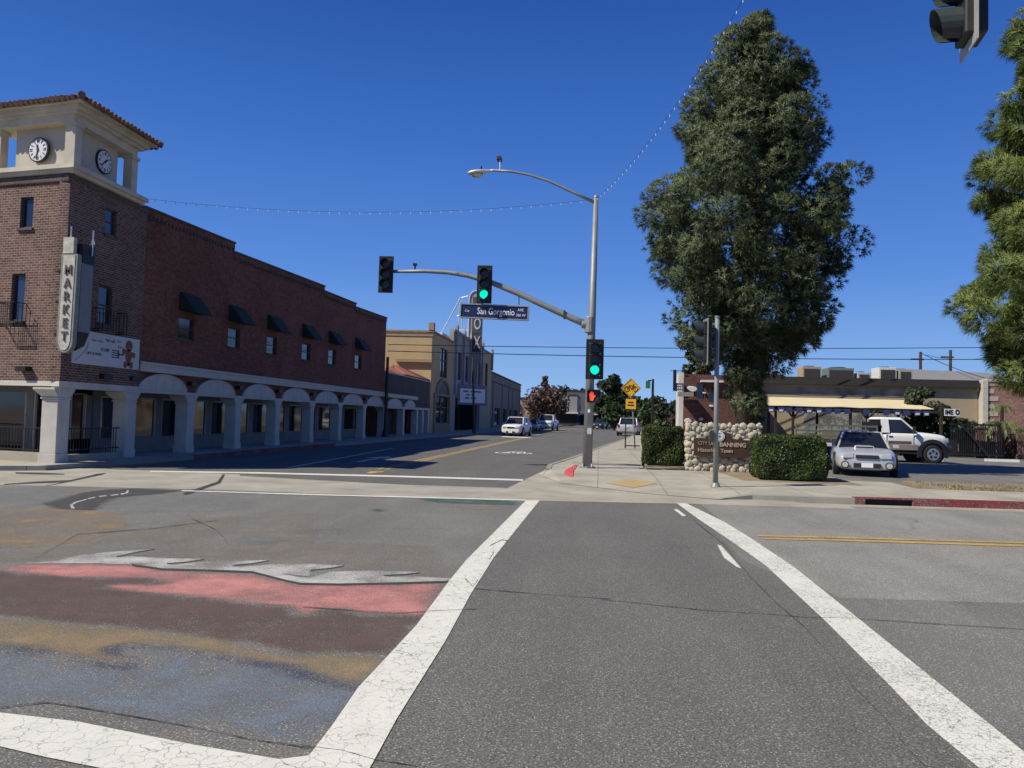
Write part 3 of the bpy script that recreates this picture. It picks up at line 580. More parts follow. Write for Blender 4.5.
# long open cracks: thin dark slivers
def crack(pl, w=.5, z=.0078):
    pts = []
    for i in range(len(pl)-1):
        for k in range(6):
            t = k/6; pts.append((pl[i][0]+(pl[i+1][0]-pl[i][0])*t, pl[i][1]+(pl[i+1][1]-pl[i][1])*t+random.uniform(-.5, .5)*(.3 if k else 0)))
    pts.append(pl[-1]); ws = [w*random.uniform(.3, 1.1) for _ in pts]
    up_ = [(p[0], p[1]-q*.5) for p, q in zip(pts, ws)]; dn = [(p[0], p[1]+q*.5) for p, q in zip(pts, ws)]
    me = bpy.data.meshes.new('road_crack'); V = [on(x, y, z) for x, y in up_]+[on(x, y, z) for x, y in dn]; n = len(pts)
    me.from_pydata(V, [], [(i+1, i, n+i, n+i+1) for i in range(n-1)]); me.materials.append(CRACK)
    o = bpy.data.objects.new('road_crack', me); COL.objects.link(o); o['kind'] = 'structure'
CRACK = simple('crack_filler', (.035, .034, .032), .9)
crack(z5([(0, 612), (60, 604), (120, 598), (200, 610), (330, 632), (500, 662), (640, 692), (740, 706), (810, 718)]), .9)
crack(z6([(0, 708), (60, 716), (110, 722), (190, 745), (300, 762)]), .9)
crack(z7([(-720, 330), (-500, 345), (-300, 335)]), .5)
crack(z6([(450, 305), (600, 318), (800, 332)]), .4); crack(z7([(0, 312), (100, 322), (250, 338), (400, 347), (500, 355), (620, 358), (800, 370), (1024, 384)]), .45)
crack(z7([(225, 120), (300, 180), (360, 255), (430, 325), (490, 375), (560, 450), (610, 520), (690, 600), (740, 670), (800, 730)]), 1.1)
crack(z6([(430, 290), (425, 278), (445, 300), (460, 282)]), 1.0); crack(z6([(490, 195), (520, 180), (535, 182)]), .9); crack(z6([(497, 200), (500, 212), (488, 230)]), 1.4)
crack(z5([(485, 115), (500, 128), (560, 155), (580, 180), (590, 192)]), .8); crack(z5([(90, 228), (200, 165), (400, 150), (560, 130)]), .4)

# ================================================================ BRICK CORNER BUILDING
C0 = Vector((-14, 18.62, 0)); dl = Vector((-.985, .174, 0)); nl = Vector((-.174, -.985, 0)); XW = -14.0
bld = thing('brick_building', (-18, 34, 0), 'two storey dark red brick corner building with clock tower, arched arcade and green awnings', 'building')
def LF(s, off=0, z=0): return C0+dl*s+nl*off+Vector((0, 0, z))        # point on the left face
def lfbox(mb, s0, s1, o0, o1, z0, z1):
    q = [LF(s0, o1), LF(s1, o1), LF(s1, o0), LF(s0, o0)]; mb.hexa([(p.x, p.y, z0) for p in reversed(q)], [(p.x, p.y, z1) for p in reversed(q)])
ZL = 7.75
# upper brick walls
def cutwall(mb, u0, u1, z0, z1, holes, fn):
    """wall of thickness 0.25 on a strip, with rectangular holes; fn(mb,u0,u1,z0,z1) adds a block"""
    us = sorted({u0, u1, *[h[0] for h in holes], *[h[1] for h in holes]})
    for a, b in zip(us[:-1], us[1:]):
        c = (a+b)/2; hs = sorted([h for h in holes if h[0] < c < h[1]], key=lambda h: h[2]); z = z0
        for h in hs:
            if h[2] > z: fn(mb, a, b, z, h[2])
            z = h[3]
        if z < z1: fn(mb, a, b, z, z1)
twin = [(18.89+.55, 19.43+.55, 6.45, 7.25)]
tw_r = [(wall(105, 222, XW).y, wall(117, 222, XW).y, 6.52, 7.28), (wall(98, 305, XW).y, wall(112, 305, XW).y, 3.95, 5.05)]
aw = [(24.36, 25.4, 3.98, 4.75, 5.56), (27.85, 28.85, 4.02, 4.8, 5.64), (31.3, 32.35, 4.06, 4.85, 5.72), (35.2, 36.3, 4.1, 4.92, 5.82), (38.8, 39.95, 4.14, 4.98, 5.9), (43.2, 44.45, 4.2, 5.05, 6.0)]
mb = MB(); cutwall(mb, 18.62, 22.1, 2.26, ZL, tw_r, lambda m, a, b, z0, z1: m.box(XW-.3, XW, a, b, z0, z1))
mb2 = MB(); cutwall(mb2, .3, 12, 2.26, ZL, [(1.2, 1.64, 6.35, 7.2), (1.33, 1.8, 3.85, 5.12)], lambda m, a, b, z0, z1: lfbox(m, a, b, -.3, 0, z0, z1))
mb.add(mb2.v, mb2.f)
q = [LF(0), LF(.3), LF(.3, -.3), Vector((XW-.302, 18.98, 0))]
tw = mb.build('brick_wall', BRICK, bld)
mb = MB(); mb.add([LF(0, 0, 2.26), LF(.3, 0, 2.26), LF(.3, 0, ZL), LF(0, 0, ZL)], [(0, 3, 2, 1)]); mb.build('brick_wall', BRICK, bld)
mb = MB(); cutwall(mb, 22.1, 49.5, 3.0, 7.4, [(a, b, z0, z1) for a, b, z0, z1, zt in aw], lambda m, a, b, z0, z1: m.box(XW-.42, XW-.12, a, b, z0, z1))
PAR = ((22.1, 28.05, 7.86, 8.08), (28.05, 37.85, 7.74, 8.10), (37.85, 43.0, 7.86, 7.98), (43.0, 49.5, 7.78, 8.0))
def pslab(m, x0, x1, a, b, za0, za1, zb0, zb1): m.hexa([(x0, a, za0), (x1, a, za0), (x1, b, zb0), (x0, b, zb0)], [(x0, a, za1), (x1, a, za1), (x1, b, zb1), (x0, b, zb1)])
for a, b, za, zb in PAR:
    pslab(mb, XW-.42, XW-.12, a, b, 7.4, za-.25, 7.4, zb-.25); pslab(mb, XW-.42, XW-.09, a, b, za-.25, za-.06, zb-.25, zb-.06)
mb.box(-40, XW-.42, 49.2, 49.5, 0, 7.6)
side = mb.build('brick_wall', BRICK2, bld)
mb = MB()
for a, b, za, zb in PAR:
    pslab(mb, XW-.5, XW-.04, a+.003, b-.003, za-.06, za, zb-.06, zb)
    k = a+.05
    while k < b-.1: zk = za+(zb-za)*(k-a)/(b-a); mb.box(XW-.12, XW-.055, k, k+.1, zk-.36, zk-.25); k += .22
mb.build('parapet_cap', BRICK5, bld)
MB().prism([(-40, 18), (XW-.43, 22.1), (XW-.43, 49.2), (-40, 49.2)], 7.1, 7.2).build('roof', ROOFD, bld)
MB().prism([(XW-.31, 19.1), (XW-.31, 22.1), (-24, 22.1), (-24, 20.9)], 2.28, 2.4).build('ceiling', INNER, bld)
# string of dentils and tile stripe under the tower ledge
mb = MB()
mb.box(XW, XW+.05, 18.62, 22.1, 7.62, 7.75); lfbox(mb, 0.002, 12, 0, .05, 7.55, 7.75)
mb.build('brick_course', BRICK5, bld)
# windows in the tower and the side wall
def window(x, y0, y1, z0, z1, gl=GLASSB):
    fr = MB(); fw_ = .05
    fr.box(x-.13, x-.07, y0, y0+fw_, z0, z1); fr.box(x-.13, x-.07, y1-fw_, y1, z0, z1); fr.box(x-.13, x-.07, y0+fw_, y1-fw_, z0, z0+fw_); fr.box(x-.13, x-.07, y0+fw_, y1-fw_, z1-fw_, z1)
    fr.box(x-.125, x-.075, y0+fw_, y1-fw_, (z0+z1)/2-.02, (z0+z1)/2+.02)
    w = fr.build('window', FRAMEM, bld); MB().box(x-.112, x-.1, y0+fw_, y1-fw_, z0+fw_, z1-fw_).build('pane', gl, w)
    MB().box(x-.1, x+.05, y0-.04, y1+.04, z0-.07, z0-.002).build('sill', BRICK5, w)
    MB().box(x-.5, x-.4, y0, y1, z0, z1).build('blind', DARKIN, w); return w
for y0, y1, z0, z1 in tw_r: window(XW, y0, y1, z0, z1)
for y0, y1, z0, z1, zt in aw: window(XW-.12, y0, y1, z0, z1, GLASS)
for s0, s1, z0, z1 in ((1.2, 1.64, 6.35, 7.2), (1.33, 1.8, 3.85, 5.12)):
    fr = MB(); lfbox(fr, s0, s0+.05, -.13, -.06, z0, z1); lfbox(fr, s1-.05, s1, -.13, -.06, z0, z1); lfbox(fr, s0+.05, s1-.05, -.13, -.06, z0, z0+.05); lfbox(fr, s0+.05, s1-.05, -.13, -.06, z1-.05, z1)
    w = fr.build('window', FRAMEM, bld); p = MB(); lfbox(p, s0+.05, s1-.05, -.11, -.1, z0+.05, z1-.05); p.build('pane', GLASSB, w)
    p = MB(); lfbox(p, s0-.05, s1+.05, -.05, .06, z0-.07, z0-.003); p.build('sill', BRICK5, w)
# awnings: sloping canvas with closed triangular cheeks
for y0, y1, z0, z1, zt in aw:
    x = XW-.118; a, b = y0-.03, y1+.1; zb = zt-.62; pr = .62
    mb = MB(); mb.hexa([(x, a, zb), (x+pr, a, zb-.08), (x+pr, b, zb-.08), (x, b, zb)], [(x, a, zt), (x+.10, a, zt-.02), (x+.10, b, zt-.02), (x, b, zt)])
    mb.build('awning', AWN, bld)
# iron balconets
def balconet(P, name='balconet'):
    mb = MB(); z0, z1 = P[0].z, P[0].z+.62
    L = [P[0], P[1], P[2], P[3]]
    for z in (z0, z0+.06, z1): mb.tube([Vector((p.x, p.y, z)) for p in L], .014, 5)
    for i in range(3):
        n = 3 if i != 1 else 9
        for k in range(n+1):
            q = L[i].lerp(L[i+1], k/n); mb.tube([(q.x, q.y, z0), (q.x, q.y, z1)], .009, 4)
    mb.build(name, BLACKM, bld)
a, b = wall(94, 329, XW).y, wall(113, 329, XW).y
balconet([Vector((XW, a-.1, 3.72)), Vector((XW+.32, a-.1, 3.72)), Vector((XW+.32, b+.15, 3.72)), Vector((XW, b+.15, 3.72))])
balconet([LF(1.25, 0, 3.68), LF(1.25, .36, 3.68), LF(1.9, .36, 3.68), LF(1.9, 0, 3.68)])
# tower ledge, belvedere, cornice, roof
def ringpoly(o, L=2.75, Rr=3.5):           # tower footprint grown by o
    f = C0+nl*o/0.985+Vector((o, 0, 0))*1.0
    f = Vector((C0.x+o, C0.y-o*.82, 0)) if o else C0.copy()
    bk = Vector((C0.x+o, C0.y+2.78+o, 0)); lf = f+dl*(L+2*o); lb = Vector((lf.x, bk.y+.3, 0)); return [f, bk, lb, lf]
def tring(mb, o, z0, z1, L=2.75): mb.prism([(p.x, p.y) for p in ringpoly(o, L)], z0, z1)
mb = MB(); lf = [(XW+.16, 18.48), (XW+.16, 21.7), (-26, 21.7), (-26, 20.6)]
mb.prism(lf, ZL, ZL+.10); mb.prism([(XW+.24, 18.4), (XW+.24, 21.78), (-26, 21.78), (-26, 20.5)], ZL+.10, ZL+.22)
mb.build('tower_ledge', TRIM, bld)
zt0, zt1 = ZL+.22, 9.16
mb = MB()
mb.prism([(XW-.28, 18.95), (XW-.28, 20.95), (XW-2.15, 20.95), (XW-2.15, 19.28)], zt0, zt1); mb.build('clock_room', CLOCKWALL, bld)
def post(x, y, r=.14):
    mb = MB()
    mb.box(x-r, x+r, y-r, y+r, zt0+.08, zt1-.1); mb.box(x-r-.03, x+r+.03, y-r-.03, y+r+.03, zt0, zt0+.08); mb.box(x-r-.04, x+r+.04, y-r-.04, y+r+.04, zt1-.1, zt1); mb.build('corner_post', TRIM, bld)
post(XW-.12, 18.83); post(XW-.17, 21.42); post(XW-2.65, 19.28); post(XW-2.65, 21.42)
mb = MB(); tring(mb, .03, 9.16, 9.36); tring(mb, .16, 9.36, 9.44); tring(mb, .26, 9.44, 9.56); tring(mb, .42, 9.56, 9.62); mb.build('cornice', TRIM, bld)
# hipped clay tile roof
E = ringpoly(.52); top = [sum((p.x for p in E))/4, sum((p.y for p in E))/4]; ap = Vector((top[0], top[1], 10.2)); E3 = [Vector((p.x, p.y, 9.62)) for p in E]
mb = MB(); mb.add(E3+[ap], [(0, 1, 4), (1, 2, 4), (2, 3, 4), (3, 0, 4), (3, 2, 1, 0)])
for i in range(4):
    a, b = E3[i], E3[(i+1) % 4]; n = int((b-a).length/.17)
    for k in range(n):
        t = (k+.5)/n; p = a.lerp(b, t); m = min(t, 1-t)*2; mid = (a+b)/2; e = p+(ap-mid)*m*.97
        if (e-p).length > .1: mb.tube([p-(ap-mid).normalized()*.07+Vector((0, 0, .02)), e+Vector((0, 0, .03))], random.uniform(.062, .085), 6)
for p in E3: mb.tube([p+Vector((0, 0, .05)), ap+Vector((0, 0, .05))], .1, 6)
mb.build('tile_roof', TILE_D, bld)
# clocks
def clock(c, ax, xr, hh, mm, lab):
    ax = Vector(ax).normalized(); xr = Vector(xr).normalized(); c = Vector(c); u = Vector((0, 0, 1))
    ck = MB().disc(c, ax, .345, .05, 36).build('clock', BLACKM, bld)
    MB().disc(c+ax*.05, ax, .305, .012, 36).build('dial', CLOCKF, ck)
    m = MB()
    for h in range(12):
        an = 2*PI*h/12; d = xr*math.sin(an)+u*math.cos(an); pz = d.cross(ax)
        for k in ((0,) if h % 3 else (-.022, .022)): m.obox(c+ax*.066+d*.235+pz*k, d, pz, ax, .045, .010, .004)
    m.build('numerals', BLK, ck); m = MB()
    for an, L, w in ((2*PI*(hh+mm/60)/12, .15, .022), (2*PI*mm/60, .25, .014)):
        d = xr*math.sin(an)+u*math.cos(an); m.obox(c+ax*.076+d*L*.4, d, d.cross(ax), ax, L*.6, w, .004)
    m.disc(c+ax*.07, ax, .035, .014, 12); m.build('hands', BLK, ck)
cp = at(41, 151, 19.08); clock((cp.x, 19.04, cp.z), nl, -dl, 11, 32, '')
cp = wall(103, 162, XW-.28); clock(cp, (1, 0, 0), (0, 1, 0), 1, 38, '')
# belt, arches, beam, columns
colY = [18.62+.45, 22.03, 25.45, 28.98, 32.71, 36.78, 40.94, 45.3, 49.68]
mb = MB(); mb.box(XW-.2, XW+.06, 22.1, 49.7, 2.74, 3.0); mb.box(XW-.2, XW+.1, 22.1, 49.7, 2.96, 3.04); mb.build('belt_course', STUCCO, bld)
mb = MB(); mb.box(XW-.28, XW-.1, 22.1, 49.6, 2.18, 2.735); mb.build('brick_wall', BRICK2, bld)
mb = MB()
mb.box(XW-.30, XW+.01, 18.7, 49.6, 2.08, 2.175); lfbox(mb, .0, 12, -.3, .012, 2.12, 2.255)
mb.build('beam', STUCCO, bld)
mb = MB(); mb.box(XW-.28, XW, 18.7, 22.1, 2.175, 2.26); mb.build('soffit', STUCCO, bld)
for a, b in zip(colY[1:-1], colY[2:]):
    c = (a+b-.47)/2+.02; hw = (b-a)*.40; m = MB()
    m.extr([(XW-.02, c+math.cos(PI*i/20)*hw, 2.18+math.sin(PI*i/20)*.52) for i in range(21)], (-.12, 0, 0))
    ar = m.build('arch_panel', STUCCO, bld); m = MB()
    for k in (-.33, 0, .33): m.box(XW-.03, XW-.012, c+k*hw-.012, c+k*hw+.012, 2.19, 2.18+.5*math.sqrt(1-k*k)-.02)
    m.tube([(XW-.02, c+math.cos(PI*i/20)*hw, 2.18+math.sin(PI*i/20)*.52) for i in range(21)], .028, 5)
    m.build('arch_moulding', STUCCO, ar)
def column(x1, y1, w=.45, d=.47, name='column'):      # x1,y1: outer face, far edge
    m = MB(); x0, y0 = x1-w, y1-d
    m.box(x0, x1, y0, y1, .36, 1.78); m.box(x0-.02, x1+.02, y0-.02, y1+.02, .1, .36)
    m.box(x0-.03, x1+.015, y0-.03, y1+.03, 1.78, 1.83)
    m.hexa([(x0, y0, 1.83), (x1, y0, 1.83), (x1, y1, 1.83), (x0, y1, 1.83)], [(x0-.16, y0-.16, 2.02), (x1+.012, y0-.16, 2.02), (x1+.012, y1+.16, 2.02), (x0-.16, y1+.16, 2.02)])
    m.box(x0-.16, x1+.014, y0-.16, y1+.16, 2.02, 2.078)
    m.build(name, STUCCO, bld, bevel=.012)
for y in colY: column(XW, y)
for s in (3.3, 6.6, 9.9): p = LF(s); column(p.x+.22, p.y+.45)
# ground floor wall behind the arcade, shop windows, plinth
XI = XW-1.5
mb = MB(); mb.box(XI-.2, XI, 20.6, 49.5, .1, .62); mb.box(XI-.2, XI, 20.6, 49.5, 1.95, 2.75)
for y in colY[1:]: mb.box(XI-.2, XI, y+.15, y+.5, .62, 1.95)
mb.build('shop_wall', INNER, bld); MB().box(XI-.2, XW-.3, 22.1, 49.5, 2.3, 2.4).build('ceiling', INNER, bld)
for i, (a, b) in enumerate(zip(colY[1:-1], colY[2:])):
    y0, y1 = a+.5, b+.15; m = MB()
    for y in (y0+.03, (y0+y1)/2, y1-.03): m.box(XI-.12, XI-.02, y-.03, y+.03, .62 if i != 5 else .1, 1.95)
    m.box(XI-.11, XI-.03, y0, y1, 1.9, 1.95)
    w = m.build('shop_window', STUCCO if i < 2 else STUCCO, bld); MB().box(XI-.08, XI-.07, y0, y1, .63, 1.93).build('pane', GLASS, w)
# corner bay: angled door and windows behind the rails
m = MB(); m.box(XI-.15, XI, 20.2, 22.1, .1, .62); m.box(XI-.15, XI, 20.2, 22.1, 2.0, 2.26); m.box(XI-.15, XI, 20.2, 20.45, .62, 2.0); m.box(XI-.15, XI, 21.9, 22.1, .62, 2.0)
lfbox(m, 1.45, 12, -1.5, -1.35, 1.98, 2.26); lfbox(m, 1.45, 1.7, -1.5, -1.35, .1, 1.98); lfbox(m, 2.35, 2.6, -1.5, -1.35, .1, 1.98); lfbox(m, 4.2, 12, -1.5, -1.35, .1, .6)
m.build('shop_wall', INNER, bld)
m = MB(); m.box(XI-.1, XI-.09, 20.45, 21.9, .62, 2.0); lfbox(m, 1.7, 12, -1.45, -1.44, .12, 1.98); m.build('shop_window', GLASS, bld)
m = MB()
for s in (1.72, 2.3, 2.62, 4.1): lfbox(m, s, s+.06, -1.44, -1.37, .12, 1.98)
m.build('door_frame', STUCCO, bld); m = MB()
for y in (20.5, 21.2, 21.85): m.box(XI-.09, XI-.02, y-.03, y+.03, .62, 2.0)
m.build('door_frame', STUCCO, bld)
# low kerb wall and iron rails of the corner bay
m = MB(); lfbox(m, .35, 12, -.3, -.06, .1, .36); m.box(XW-.3, XW-.08, 19.1, 21.5, .1, .30); m.build('plinth', concrete('plinth_concrete', (.40, .36, .29)), bld)
m = MB()
for z in (.42, 1.0): m.tube([(XW-.2, 19.08, z), (XW-.2, 21.55, z)], .018, 5); m.tube([LF(.46, -.2, z), LF(3.1, -.2, z)], .018, 5); m.tube([LF(3.4, -.2, z), LF(6.4, -.2, z)], .018, 5)
k = 19.1
while k < 21.5: m.tube([(XW-.2, k, .3), (XW-.2, k, 1.0)], .010, 4); k += .115
k = .48
while k < 6.3: m.tube([LF(k, -.2, .36), LF(k, -.2, 1.0)], .010, 4); k += .115
m.build('railing', BLACKM, bld)
# wall lights under the belt
for y in colY[1:-1]:
    MB().box(XW-.1, XW+.1, y-.42, y-.06, 2.42, 2.56).build('wall_light', BLACKM, bld)
MB().box(XW, XW+.16, 20.2, 20.6, 2.4, 2.54).build('wall_light', BLACKM, bld)
m = MB(); lfbox(m, .95, 1.3, 0, .2, 2.5, 2.62); m.build('wall_light', BLACKM, bld)
# blade sign
bs = thing('blade_sign', (XW+.4, 18.5, 3.6), 'weathered cream vertical sign reading MARKET bracketed to the brick corner below the clocks', 'sign')
e = Vector((1, -.02, 0)).normalized(); fn = Vector((-.02, -1, 0)).normalized()   # face looks at the crossing
# oval sign face: outline in local x (along e) and z
cx0 = XW+.27; zb, ztp = 3.05, 5.55; hw = .225; yF = 18.35
ol = [(cx0-hw, ztp), (cx0-hw, zb+hw)]+[(cx0-hw*math.cos(PI*i/14), zb+hw-hw*1.3*math.sin(PI*i/14)) for i in range(1, 14)]+[(cx0+hw, zb+hw), (cx0+hw, ztp)]
lean = lambda z: (z-zb)*.012
MB().extr([(x+lean(z), yF, z) for x, z in ol], (0, .16, 0)).build('sign_box', simple('sign_edge_grey', (.22, .23, .21), .7, var=.3, vscale=5), bs)
il = [((x-cx0)*.72+cx0+lean(z), yF-.004, zb+.06+(z-zb)*.96) for x, z in ol]
MB().extr(il, (0, -.008, 0)).build('sign_face', simple('cream_weathered', (.52, .48, .40), .75, var=.3, vscale=6), bs)
for i, ch in enumerate('MARKET'): text('letter', ch, .34, (cx0+lean(5.2-.37*i), yF-.013, 5.12-.345*i), (1, 0, 0), (0, 0, 1), simple('brown_letter', (.10, .085, .07), .7) if i == 0 else bpy.data.materials['brown_letter'], bs, .025, 'CENTER', .006, .8)
m = MB(); m.box(cx0-.16, cx0+.13, yF-.01, yF+.12, 5.56, 5.98); m.build('sign_crown', bpy.data.materials['cream_weathered'], bs)
m = MB(); m.box(cx0-.12, cx0+.26, yF+.17, yF+.62, 3.55, 5.35); m.build('sign_housing', simple('grey_blue_sheet', (.16, .18, .20), .6, var=.1), bs)
m = MB(); m.box(cx0-.14, cx0+.28, yF+.165, yF+.64, 5.352, 5.85); m.build('sign_back', BLACKM, bs); m = MB(); m.hexa([(cx0-.1, yF+.17, 3.05), (cx0+.2, yF+.17, 3.05), (cx0+.2, yF+.5, 3.2), (cx0-.1, yF+.5, 3.2)], [(cx0-.02, yF+.17, 3.54), (cx0+.26, yF+.17, 3.54), (cx0+.26, yF+.6, 3.54), (cx0-.02, yF+.6, 3.54)]); m.build('sign_tail', BLACKM, bs)
m = MB()
for z in (5.15, 4.35, 3.5): MB().tube([(XW-.45, 18.78, z), (cx0-.1, yF+.08, z)], .04, 6).build('bracket', BLACKM, bs)
for x, y in ((cx0, yF+.05), (cx0+.3, yF+.5)): MB().tube([(x, y, 5.6), (x, y, 6.28)], .018, 5).tube([(x-.05, y, 5.9), (x, y, 6.1), (x+.05, y, 5.9)], .014, 5).build('finial', ALU, bs)
# banner with the biscuit man
bn = thing('wall_banner', (XW+.03, 20.4, 2.76), 'white shop banner with brown gingerbread figure holding a fork, on the tower brick', 'sign')
m = MB(); m.box(XW+.01, XW+.04, 19.0, 21.98, 2.76, 3.68); m.build('board', simple('banner_white', (.52, .53, .55), .7, var=.06), bn)
X = XW+.045
m = MB(); gy, gz = 21.45, 3.12
m.disc((X, gy, gz+.32), (1, 0, 0), .165, .006, 24); m.disc((X, gy, gz+.02), (1, 0, 0), .15, .006, 20, .2)
for sy, z, dy, dz in ((-1, .12, .24, .02), (1, .12, .24, -.06), (-1, -.14, .14, -.12), (1, -.14, .14, -.12)):
    m.disc((X-.0015, gy+sy*dy, gz+z+dz), (1, 0, 0), .085, .006, 16); m.obox((X+.002, gy+sy*dy*.55, gz+z+dz*.6), (0, 1, 0), (0, 0, 1), (1, 0, 0), .12, .06, .0035)
m.build('biscuit_figure', GINGER, bn)
m = MB(); m.box(X, X+.008, 20.98, 21.2, 3.13, 3.17); m.box(X, X+.008, 20.94, 20.98, 3.03, 3.27)
for k in range(4): m.box(X, X+.008, 20.66, 20.94, 3.035+.066*k, 3.06+.066*k)
m.build('fork_drawing', BLK, bn)
text('lettering', 'STORE', .13, (X, 20.15, 3.22), (0, 1, 0), (0, 0, 1), BLK, bn, .003); text('lettering', 'GIFTS & MORE', .10, (X, 19.55, 3.08), (0, 1, 0), (0, 0, 1), BLK, bn, .003)
m = MB(); 
def squig(y0, y1, z, amp, n, r=.006):
    m.tube([(X+.004, y0+(y1-y0)*i/n, z+amp*math.sin(i*1.9)*(.6+.4*math.sin(i*.7))) for i in range(n+1)], r, 4)
squig(19.75, 20.25, 3.45, .04, 16); squig(20.35, 20.75, 3.5, .07, 12, .009); squig(20.85, 21.1, 3.52, .03, 9); squig(20.9, 21.2, 3.36, .04, 8)
m.tube([(X+.004, 19.1+.5*math.sin(i*.16), 2.84+.05*i) for i in range(12)], .005, 4); m.build('script_lettering', BLK, bn)
#PART4
# ================================================================ SECOND BUILDINGS DOWN THE LEFT SIDE
b2 = thing('arcade_building', (-15, 56, 0), 'low dark brick building with arches and red tiled roof between corner building and theatre', 'building')
m = MB(); m.box(XW-.42, XW-.12, 49.52, 62.9, 2.5, 4.35); m.box(XW-.42, XW-.15, 58.4, 62.9, 1.9, 2.49); m.box(-26, XW-.42, 49.52, 49.8, 0, 4.3); m.box(-26, XW-.43, 62.6, 62.9, 0, 4.3); m.build('brick_wall', BRICK5, b2)
m = MB(); m.box(XW-.5, XW-.02, 49.52, 62.95, 4.352, 4.47); m.build('cornice', STUCCO, b2)
m = MB(); m.box(XW-.2, XW+.07, 49.72, 58.4, 2.74, 3.0); m.build('belt_course', STUCCO, b2)
mb = MB(); a = [Vector((-17.6, 54.5, 4.48)), Vector((XW+.05, 54.5, 4.48)), Vector((XW+.05, 62.4, 4.48)), Vector((-17.6, 62.4, 4.48))]; r1, r2_ = Vector((-15.7, 57.6, 5.35)), Vector((-15.7, 59.2, 5.35))
mb.add(a+[r1, r2_], [(0, 1, 4), (1, 2, 5, 4), (2, 3, 5), (3, 0, 4, 5)])
for p, q_, ra_, rb_ in ((a[0], a[1], r1, r1), (a[1], a[2], r1, r2_)):
    n = 22
    for k in range(n+1):
        t = k/n; e = ra_.lerp(rb_, t) if ra_ != rb_ else ra_
        mb.tube([p.lerp(q_, t), p.lerp(q_, t).lerp(e, .98 if ra_ != rb_ else 1-abs(2*t-1))+Vector((0, 0, .01))], .06, 5)
mb.build('tile_roof', simple('red_clay_tile', (.26, .085, .06), .8, var=.3, vscale=3), b2)
c2 = [49.68, 54.69, 59.72, 62.9]
for i, (x0, y0, y1) in enumerate(((XW, 49.9, 54.69), (XW, 54.69, 58.6))):
    c = (y0+y1-.47)/2; hw = (y1-y0)*.40; m = MB(); m.extr([(XW-.02, c+math.cos(PI*i_/18)*hw, 2.18+math.sin(PI*i_/18)*.52) for i_ in range(19)], (-.1, 0, 0)); m.build('arch_panel', STUCCO, b2)
MB().box(XW-.3, XW-.13, 49.72, 58.4, 2.18, 2.49).build('brick_wall', BRICK5, b2)
m = MB(); m.box(XW-.3, XW+.01, 49.72, 62.9, 2.0, 2.17); m.build('beam', STUCCO, b2)
for y in (54.69, 58.9, 60.8, 62.9):
    m = MB(); m.box(XW-.45, XW, y-.5, y, .1, 2.0); m.build('column', STUCCO, b2)
m = MB(); m.box(XI-.2, XI, 49.52, 62.9, .1, 2.6); m.build('shop_wall', BRICK4, b2)
for y in (51.5, 56, 60.3): MB().box(XI, XI+.03, y-.9, y+.9, .12, 1.9).build('shop_window', GLASS, b2)
MB().box(XI+.002, XW-.3, 49.52, 62.9, 2.3, 2.4).build('ceiling', INNER, b2)
# theatre
th = thing('theatre_building', (-18, 80, 0), 'tan and grey two storey theatre with wide marquee and tall vertical sign', 'building')
m = MB()
def tw_hole(m, holes, y0, y1, z0, z1, x=XW): cutwall(m, y0, y1, z0, z1, holes, lambda mm, a, b, c, d: mm.box(x-.4, x, a, b, c, d))
tw_hole(m, [(66.6, 69.8, 5.0, 7.6), (64.8, 70.8, .9, 3.3)], 63, 72.4, 0, 8.55)
m.box(-32, XW-.4, 63, 63.4, 0, 7.6); m.box(-32, XW-.4, 63, 63.4, 7.6, 8.5)
m.build('tan_wall', TAN, th); m = MB()
tw_hole(m, [(93.4, 95.6, 5.2, 8.2)], 91.5, 99, 0, 9.6)
m.box(-32, XW-.4, 98.7, 99, 0, 9); m.build('tan_wall', TAN, th)
m = MB(); m.box(-32, XW+.08, 62.94, 63.0, 8.2, 8.36); m.box(-32, XW+.1, 62.9, 63.5, 8.56, 8.7); m.box(XW-.4, XW+.1, 63.5, 72.4, 8.56, 8.72); m.box(XW-.3, XW+.15, 62.85, 63.4, 8.72, 9.35); m.box(-17, XW+.1, 62.7, 63, 6.0, 6.25); m.build('roof_trim', simple('tan_trim_light', (.32, .24, .14), .9), th); m = MB(); m.box(XW-.4, XW+.1, 91.5, 99.1, 9.6, 9.75); m.box(XW, XW+.2, 98.3, 99.1, 7.6, 10.3); m.build('roof_trim', simple('tan_trim', (.30, .22, .13), .9), th)
for y0, y1, z0, z1 in ((66.6, 69.8, 5.0, 7.6), (64.8, 70.8, .9, 3.3), (93.4, 95.6, 5.2, 8.2)):
    m = MB(); m.box(XW-.2, XW-.1, y0, y0+.18, z0, z1); m.box(XW-.2, XW-.1, y1-.18, y1, z0, z1); m.box(XW-.2, XW-.1, (y0+y1)/2-.12, (y0+y1)/2+.12, z0, z1); m.box(XW-.2, XW-.1, y0, y1, (z0+z1)/2+.2, (z0+z1)/2+.32)
    w = m.build('window', FRAMEM, th); MB().box(XW-.19, XW-.17, y0, y1, z0, z1).build('pane', GLASS, w)
m = MB(); c = 67.8; m.extr([(XW+.06, c+math.cos(PI*i/16)*2.6, 3.5+math.sin(PI*i/16)*1.15) for i in range(17)], (-.05, 0, 0)); m.build('arched_grille', BLACKM, th)
m = MB(); m.tube([(XW+.06, c+math.cos(PI*i/16)*2.7, 3.5+math.sin(PI*i/16)*1.25) for i in range(17)], .16, 6); m.build('arch_moulding', bpy.data.materials['tan_trim'], th)
